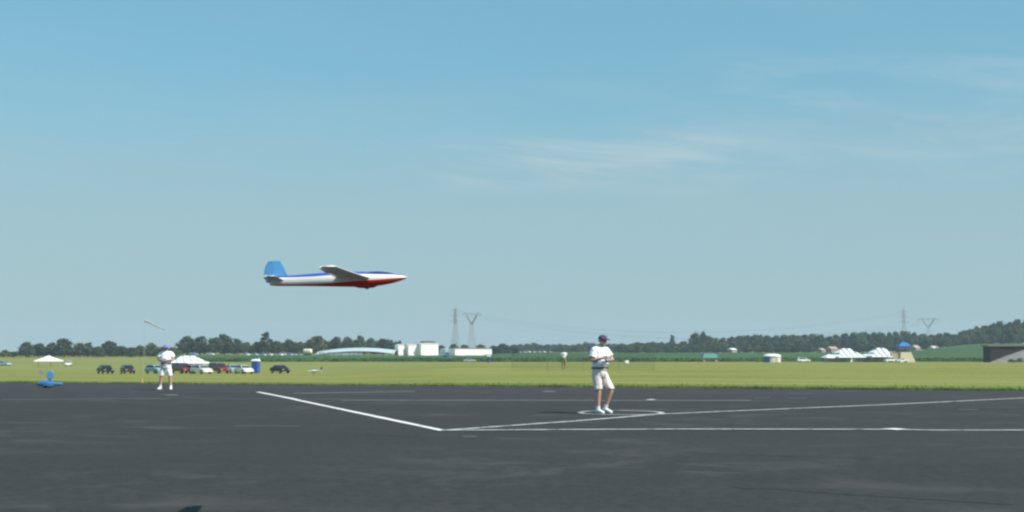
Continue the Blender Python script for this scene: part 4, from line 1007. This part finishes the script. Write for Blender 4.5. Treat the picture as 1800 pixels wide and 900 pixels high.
    def ov(r, z): return [tuple(Vector((pel.x, pel.y, 0)).lerp(Vector((wai.x, wai.y, 0)), .6) + f * (cos(a) * r * 1.02 + .02 * belly) + rt * sin(a) * r * 1.02 + Vector((0, 0, z))) for a in [k * pi / 12 for k in range(24)]]
    b.loft([ov(.192, bz - .045), ov(.196, bz - .03), ov(.192, bz - .01)], caps=False); b.build('belt', BELT, t, smooth=True)
    # socks, shoes
    for s in (-1, 1):
        kn, an, to = V('kn%d' % s), V('an%d' % s), V('to%d' % s); ax = (an - kn).normalized()
        b = MB(); b.cyl(tuple(an - ax * .09), tuple(an + Vector((0, 0, -.01))), .05, .048, 12); b.build('sock', SOCK, t)
        d = (to - an); d.z = 0; d.normalize(); sd_ = Vector((-d.y, d.x, 0)); gz = to.z - .03; slope = (an.z - .085 - gz)
        rings = []
        for k, w_, h_ in ((-.075, .03, .07), (-.05, .043, .095), (.0, .046, .11), (.05, .046, .095), (.11, .052, .07), (.165, .048, .055), (.195, .026, .04)):
            c0 = Vector((an.x, an.y, 0)) + d * k; lift = max(0, slope * (1 - (k + .075) / .27)); rr_ = []
            for a in range(12):
                u = a / 12 * 2 * pi; rr_.append(tuple(c0 + sd_ * cos(u) * w_ + Vector((0, 0, gz + lift + .012 + h_ * .5 + sin(u) * h_ * .5))))
            rings.append(rr_)
        b = MB(); b.loft(rings); so = b.build('shoe', shoe, t, smooth=True)
        b = MB(); rings2 = []
        for k, w_ in ((-.08, .03), (-.05, .046), (.05, .049), (.12, .055), (.17, .048), (.2, .024)):
            c0 = Vector((an.x, an.y, 0)) + d * k; lift = max(0, slope * (1 - (k + .075) / .27)); rings2.append([tuple(c0 + sd_ * w_ * q + Vector((0, 0, gz + lift + z))) for q, z in ((-1, 0), (1, 0), (1, .025), (-1, .025))])
        b.loft(rings2); b.build('sole', SOLE, so)
    # hair and cap
    b = MB(); b.sph(tuple(hed - f * .015 + Vector((0, 0, .015))), (.097, .093, .088), 16, 10, rz=atan2(f.y, f.x)); 
    bmesh.ops.delete(b.bm, geom=[v for v in b.bm.verts if (v.co - hed).dot(f) > .035 and v.co.z < hed.z + .05 or v.co.z < hed.z - .05], context='VERTS'); b.build('hair', HAIR, body, smooth=True)
    b = MB(); cc = hed + Vector((0, 0, .045)); b.sph(tuple(cc), (.112, .102, .092), 18, 12, rz=atan2(f.y, f.x)); bmesh.ops.delete(b.bm, geom=[v for v in b.bm.verts if v.co.z < cc.z - .012], context='VERTS'); cp = b.build('cap', capm, t, smooth=True)
    b = MB(); rg = []
    for rr_, zz in ((.095, .004), (.15, -.006), (.20, -.030)):
        rg.append([tuple(cc + f * rr_ * cos(a) * (1 if rr_ > .1 else 1) + rt * sin(a) * min(rr_, .13) + Vector((0, 0, zz))) for a in [(-70 + k * 14) * pi / 180 for k in range(11)]])
    b.loft(rg, close=False, caps=False); o = b.build('brim', brim, cp, smooth=True)
    so = o.modifiers.new('thick', 'SOLIDIFY'); so.thickness = .006
    return t
# the pilot in the circle
pg = gp(1056, 727); S_ = 73.8
pilot_J = {'pelvis': (-.03, 0, .97), 'waist': (-.035, 0, 1.13), 'chest': (-.02, 0, 1.40), 'neck': (.02, -.01, 1.585), 'head': (.055, -.035, 1.70),
           'sh1': (-.155, -.12, 1.49), 'el1': (-.22, -.17, 1.22), 'ha1': (.02, -.30, 1.29),
           'sh-1': (.125, .12, 1.49), 'el-1': (.29, .07, 1.24), 'ha-1': (.20, -.14, 1.27),
           'hi1': (-.11, -.07, .92), 'kn1': (-.05, -.10, .52), 'an1': (-.07, -.06, .085), 'to1': (.02, -.16, .03),
           'hi-1': (.05, .07, .92), 'kn-1': (.25, .01, .53), 'an-1': (.11, .10, .12), 'to-1': (.21, .02, .03)}
person('pilot in white shirt and pale shorts standing inside the painted circle', (pg.x, pg.y, GZ + .004), pilot_J, (.80, -.60))
TXM = mat('transmitter_grey', (0.22, 0.22, 0.23), .4)
def transmitter(loc, rz, label):
    t = thing('transmitter', label, 'remote control', loc, rz)
    b = MB(); b.box((0, 0, 0), (.17, .05, .12), bev=.015, rx=R(-35)); b.build('case', TXM, t)
    for s in (-1, 1):
        b = MB(); b.cyl((s * .05, -.02, .05), (s * .05, -.05, .09), .006, n=8); b.build('control_stick', CHROME, t)
    b = MB(); b.cyl((0, .03, .05), (.05, .35, .35), .004, .002, 6); b.build('aerial', CHROME, t)
transmitter((pg.x + .145, pg.y - .285, GZ + 1.27), R(45), 'grey radio transmitter held at the waist by the nearer pilot')
# the far person, facing the camera with elbows out
qg = gp(291, 685)
far_J = {'pelvis': (0, 0, .90), 'waist': (0, 0, 1.04), 'chest': (0, 0, 1.30), 'neck': (0, -.01, 1.47), 'head': (0, -.02, 1.585),
         'sh1': (-.19, 0, 1.39), 'el1': (-.30, -.02, 1.14), 'ha1': (-.07, -.24, 1.12), 'sh-1': (.19, 0, 1.39), 'el-1': (.30, -.02, 1.14), 'ha-1': (.07, -.24, 1.12),
         'hi1': (-.10, 0, .85), 'kn1': (-.17, -.03, .48), 'an1': (-.20, 0, .085), 'to1': (-.23, -.12, .03), 'hi-1': (.10, 0, .85), 'kn-1': (.17, -.03, .48), 'an-1': (.20, 0, .085), 'to-1': (.23, -.12, .03)}
person('distant person all in white facing the camera beside the parked cars', (qg.x, qg.y, GZ + .004), far_J, (.05, -1), lower=mat('white_shorts', (0.78, 0.76, 0.78), .8), capm=mat('blue_cap_cloth', (0.16, 0.20, 0.45), .8), brim=mat('blue_brim_cloth', (0.14, 0.18, 0.42), .8))
transmitter((qg.x, qg.y - .29, GZ + 1.12), 0, 'grey radio transmitter held by the distant person in white')
# third person beyond the net
Y = 113; x = X(991, Y); J3 = {k: tuple(c * 1.0 for c in v) for k, v in far_J.items()}
J3.update({'el1': (-.20, .04, 1.15), 'ha1': (-.16, -.02, .93), 'el-1': (.24, .0, 1.16), 'ha-1': (.27, -.12, 1.20), 'kn1': (-.11, -.01, .48), 'an1': (-.11, 0, .085), 'to1': (-.11, -.12, .03), 'kn-1': (.11, -.01, .48), 'an-1': (.11, 0, .085), 'to-1': (.11, -.12, .03)})
person('distant person in white shirt and dull green trousers behind the safety net', (x, Y, terrain(x, Y) + .06), J3, (.8, .5), lower=mat('olive_cotton', (0.22, 0.25, 0.09), .9), long_legs=True, shoe=mat('brown_shoe', (0.12, 0.10, 0.06), .7), capm=mat('brown_cap', (0.10, 0.06, 0.05), .8))

# ------------------------------------------------------------------ blue model aeroplane on the runway edge
BP = mat('blue_film', (0.035, 0.16, 0.36), .45, var=.06); BPL = mat('light_blue_film', (0.08, 0.25, 0.45), .45, var=.06)
g = gp(88, 681); t = thing('model_aeroplane', 'blue model aeroplane with a round rudder parked at the runway edge, far left', 'model aeroplane', (g.x, g.y, GZ), R(8))
b = MB(); b.loft([[(xx, ry * cos(a * pi / 7), zc + rz_ * sin(a * pi / 7)) for a in range(14)] for xx, ry, rz_, zc in ((.50, .03, .03, .14), (.42, .07, .06, .14), (.15, .08, .075, .14), (-.1, .10, .12, .17), (-.3, .10, .12, .17), (-.45, .08, .08, .14), (-.52, .05, .05, .14))]); b.build('fuselage', BP, t, smooth=True)
b = MB(); b.loft([[(.12 + .0, -.75, .10), (-.14, -.75, .10), (-.14, -.75, .12), (.12, -.75, .125)], [(.16, 0, .08), (-.16, 0, .08), (-.16, 0, .105), (.16, 0, .115)], [(.12, .75, .10), (-.14, .75, .10), (-.14, .75, .12), (.12, .75, .125)]]); b.build('wing', BPL, t)
b = MB(); b.loft([[(-.0 + .145 * k * cos(a * pi / 10), yy, .51 + .17 * k * sin(a * pi / 10)) for a in range(20)] for yy, k in ((-.025, .9), (-.012, 1), (.012, 1), (.025, .9))]); b.build('rudder', BPL, t)
b = MB(); b.prism([(-.12, .24), (.06, .2), (.04, .38), (-.08, .38)], -.02, .02); b.build('fin', BP, t)
for s in (-1, 1):
    b = MB(); b.cyl((-.2, s * .2 - .02, .055), (-.2, s * .2 + .02, .055), .055, n=12); b.build('wheel', RUB, t)
    b = MB(); b.cyl((-.2, s * .2, .055), (-.2, s * .06, .12), .008, n=6); b.build('gear_leg', STEEL, t)
g2 = gp(78, 679.5); t = thing('marker_stake', 'grey disc marker on a thin slanting stake beside the blue model aeroplane', 'marker', (g2.x, g2.y + .25, GZ), 0)
b = MB(); b.cyl((0, 0, 0), (-.22, 0, .52), .010, n=6); b.build('stake', STEEL, t)
b = MB(); b.cyl((-.24, -.015, .60), (-.24, .015, .60), .10, n=20); b.build('disc', mat('grey_disc', (0.30, 0.28, 0.30), .7), t)

# ------------------------------------------------------------------ the flying glider
Yg = 10.0
gc = at(600, 492, Yg)
GW = mat('glider_white', (0.84, 0.81, 0.76), .35, var=.03, coat=.3); GR = mat('glider_red', (0.60, 0.035, 0.02), .35, var=.06, coat=.3); GB = mat('glider_blue', (0.035, 0.10, 0.42), .35, var=.06, coat=.3); GLB = mat('fin_blue', (0.09, 0.31, 0.60), .35, var=.08, coat=.3)
t = thing('glider', 'white model glider with red belly and blue fin flying low over the runway', 'glider', gc, 0)
t.rotation_euler = (0, R(-.3), R(.6))
k = F / Yg
def lx(px): return (px - 600) / k
def lz(py): return (492 - py) / k
# stations: px, top row, bottom row, half width
ST = [(475, 487, 501, .012), (490, 485, 502.0, .020), (520, 483.5, 502.2, .030), (555, 480.5, 502.6, .042), (590, 478.5, 503.4, .052), (625, 478, 504.2, .056), (650, 478.2, 503.8, .054), (672, 479.2, 501.5, .048), (692, 481.2, 497.5, .036), (706, 483.8, 493.2, .022), (715, 486.6, 489.6, .008)]
def section(st, n=20):
    px, a, b_, hw = st; zt, zb = lz(a), lz(b_); zc = (zt + zb) / 2; h = (zt - zb) / 2; r = []
    for i in range(n):
        u = 2 * pi * i / n; r.append((lx(px), hw * math.copysign(abs(cos(u)) ** .85, cos(u)), zc + h * sin(u)))
    return r
def frac_section(st, f0, f1, proud):
    """strip of the hull between two height fractions, slightly proud of it"""
    px, a, b_, hw = st; zt, zb = lz(a), lz(b_); zc = (zt + zb) / 2; h = (zt - zb) / 2; out_ = []
    lo = math.asin(max(-1, min(1, 2 * f0 - 1))); hi = math.asin(max(-1, min(1, 2 * f1 - 1)))
    arcp = [lo + (hi - lo) * i / 6 for i in range(7)]
    return [(lx(px), s * (hw * abs(cos(u)) ** .85 * (1 + proud) + .0006), zc + (h * (1 + proud) + .0006) * sin(u)) for s, seq in ((1, arcp), ) for u in seq], [(lx(px), -(hw * abs(cos(u)) ** .85 * (1 + proud) + .0006), zc + (h * (1 + proud) + .0006) * sin(u)) for u in arcp]
b = MB(); b.loft([section(s) for s in ST]); fus = b.build('fuselage', GW, t, smooth=True)
# red belly, thin at the tail and deep under the nose
frac = {475: .10, 490: .12, 520: .13, 555: .15, 590: .24, 625: .36, 650: .42, 672: .44, 692: .46, 706: .46, 715: .5}
for s in (0, 1):
    b = MB(); b.loft([frac_section(st, 0, frac[st[0]], .02)[s] for st in ST], close=False, caps=False); b.build('red_belly_panel', GR, fus, smooth=True)
# blue spine
frt = {475: .9, 490: .86, 520: .80, 555: .76, 590: .80, 625: .86, 650: .84, 672: .84, 692: .88, 706: .9, 715: .93}
for s in (0, 1):
    b = MB(); b.loft([frac_section(st, frt[st[0]], 1, .02)[s] for st in ST], close=False, caps=False); b.build('blue_spine_panel', GB, fus, smooth=True)
# canopy
b = MB(); b.loft([[(lx(px), hw * cos(u), lz(z_) + hh * sin(u) / k) for u in [pi * i / 10 for i in range(11)]] for px, z_, hw, hh in ((642, 480, .008, 1), (650, 480, .034, 2.6), (664, 480.4, .038, 3.6), (680, 481.4, .032, 3.2), (694, 483.5, .018, 2), (700, 484.6, .006, .8))], close=False, caps=False)
b.build('canopy', mat('canopy_tint', (0.05, 0.06, 0.16), .08, spec=.8), t, smooth=True)
# belly fairing with wheel
b = MB(); b.loft([[(lx(px), hw * cos(u), lz(zc_) + hh * sin(u) / k) for u in [2 * pi * i / 14 for i in range(14)]] for px, hw, hh, zc_ in ((622, .006, 1, 503), (630, .022, 3, 503.4), (645, .026, 4, 503.3), (657, .022, 3.2, 502.8), (665, .008, 1, 501.5))]); b.build('belly_fairing', GR, t, smooth=True)
b = MB(); b.cyl((lx(645), -.011, lz(504.6)), (lx(645), .011, lz(504.6)), .018, n=16); b.build('wheel', RUB, t)
# wings
def wing(s, span, rc, tc, xle, zroot, dih, m, name, sweep, thick=.13, nseg=8, parent=None, y0=.03):
    b = MB(); rings = []
    for i in range(nseg + 1):
        q = i / nseg; c_ = rc + (tc - rc) * q; 
        if i == nseg: c_ *= .75
        xl = xle - sweep * q; yy = s * (y0 + (span - y0) * q); zz = zroot + (span - y0) * q * math.tan(dih) + .015 * q * q
        rg = []
        for u, th in ((0, 0), (.04, .35), (.15, .75), (.35, 1), (.6, .75), (.85, .3), (1, .03)): rg.append((xl - u * c_, yy, zz + th * thick * c_ * .62))
        for u, th in ((.85, .12), (.6, .3), (.35, .5), (.15, .45), (.04, .25)): rg.append((xl - u * c_, yy, zz - th * thick * c_ * .62))
        rings.append(rg if s < 0 else rg[::-1])
    b.loft(rings); o = b.build(name, m, parent or t, smooth=True)
    b = MB(); rings = []
    for q in (.55, .95):
        c_ = rc + (tc - rc) * q; xl = xle - sweep * q; yy = s * (y0 + (span - y0) * q); zz = zroot + (span - y0) * q * math.tan(dih) + .015 * q * q
        rings.append([(xl - .76 * c_, yy, zz + .012), (xl - 1.03 * c_, yy, zz + .003), (xl - 1.03 * c_, yy, zz - .003), (xl - .76 * c_, yy, zz - .008)])
    b.loft(rings); b.build('aileron' if name == 'wing' else 'elevator', m, o)
for s in (-1, 1): wing(s, 1.18, .27, .13, lx(652), lz(489), R(-.1 if s < 0 else 1.0), GW, 'wing', .12)
for s in (-1, 1): wing(s, .27, .15, .09, lx(500), lz(491.5), R(0), GW, 'tailplane', .02, thick=.10, nseg=4, y0=.01)
# fin and rudder
b = MB(); b.loft([[(lx(px0), y_, lz(z_)), (lx(px1), y_, lz(z_))] for y_, px0, px1, z_ in ((0, 478, 503, 486),)] if False else [[(lx(480), -.008, lz(487)), (lx(506), -.003, lz(485)), (lx(506), .003, lz(485)), (lx(480), .008, lz(487))], [(lx(480), -.007, lz(470)), (lx(499), -.003, lz(470)), (lx(499), .003, lz(470)), (lx(480), .007, lz(470))], [(lx(479), -.004, lz(458)), (lx(492), -.002, lz(458)), (lx(492), .002, lz(458)), (lx(479), .004, lz(458))]]); b.build('fin', GLB, t)
b = MB(); b.loft([[(lx(479.5), -.0075, lz(498)), (lx(468), -.002, lz(496)), (lx(468), .002, lz(496)), (lx(479.5), .0075, lz(498))], [(lx(479.5), -.0075, lz(484)), (lx(464), -.002, lz(482)), (lx(464), .002, lz(482)), (lx(479.5), .0075, lz(484))], [(lx(479.5), -.006, lz(470)), (lx(465), -.002, lz(470)), (lx(465), .002, lz(470)), (lx(479.5), .006, lz(470))], [(lx(478.5), -.004, lz(458)), (lx(471), -.002, lz(459)), (lx(471), .002, lz(459)), (lx(478.5), .004, lz(458))]]); b.build('rudder', GLB, t)

# ------------------------------------------------------------------ haze
b = MB(); b.box((0, 0, 31), (6200, 6200, 72)); 
hz = bpy.data.materials.new('thin_haze'); hz.use_nodes = True; n = hz.node_tree; n.nodes.remove(n.nodes['Principled BSDF'])
v = n.nodes.new('ShaderNodeVolumePrincipled'); v.inputs['Color'].default_value = (.74, .90, 1.0, 1); v.inputs['Density'].default_value = 0.00016; v.inputs['Anisotropy'].default_value = 0.0
n.links.new(v.outputs[0], n.nodes['Material Output'].inputs['Volume'])
b.build('haze', hz, kind='stuff')
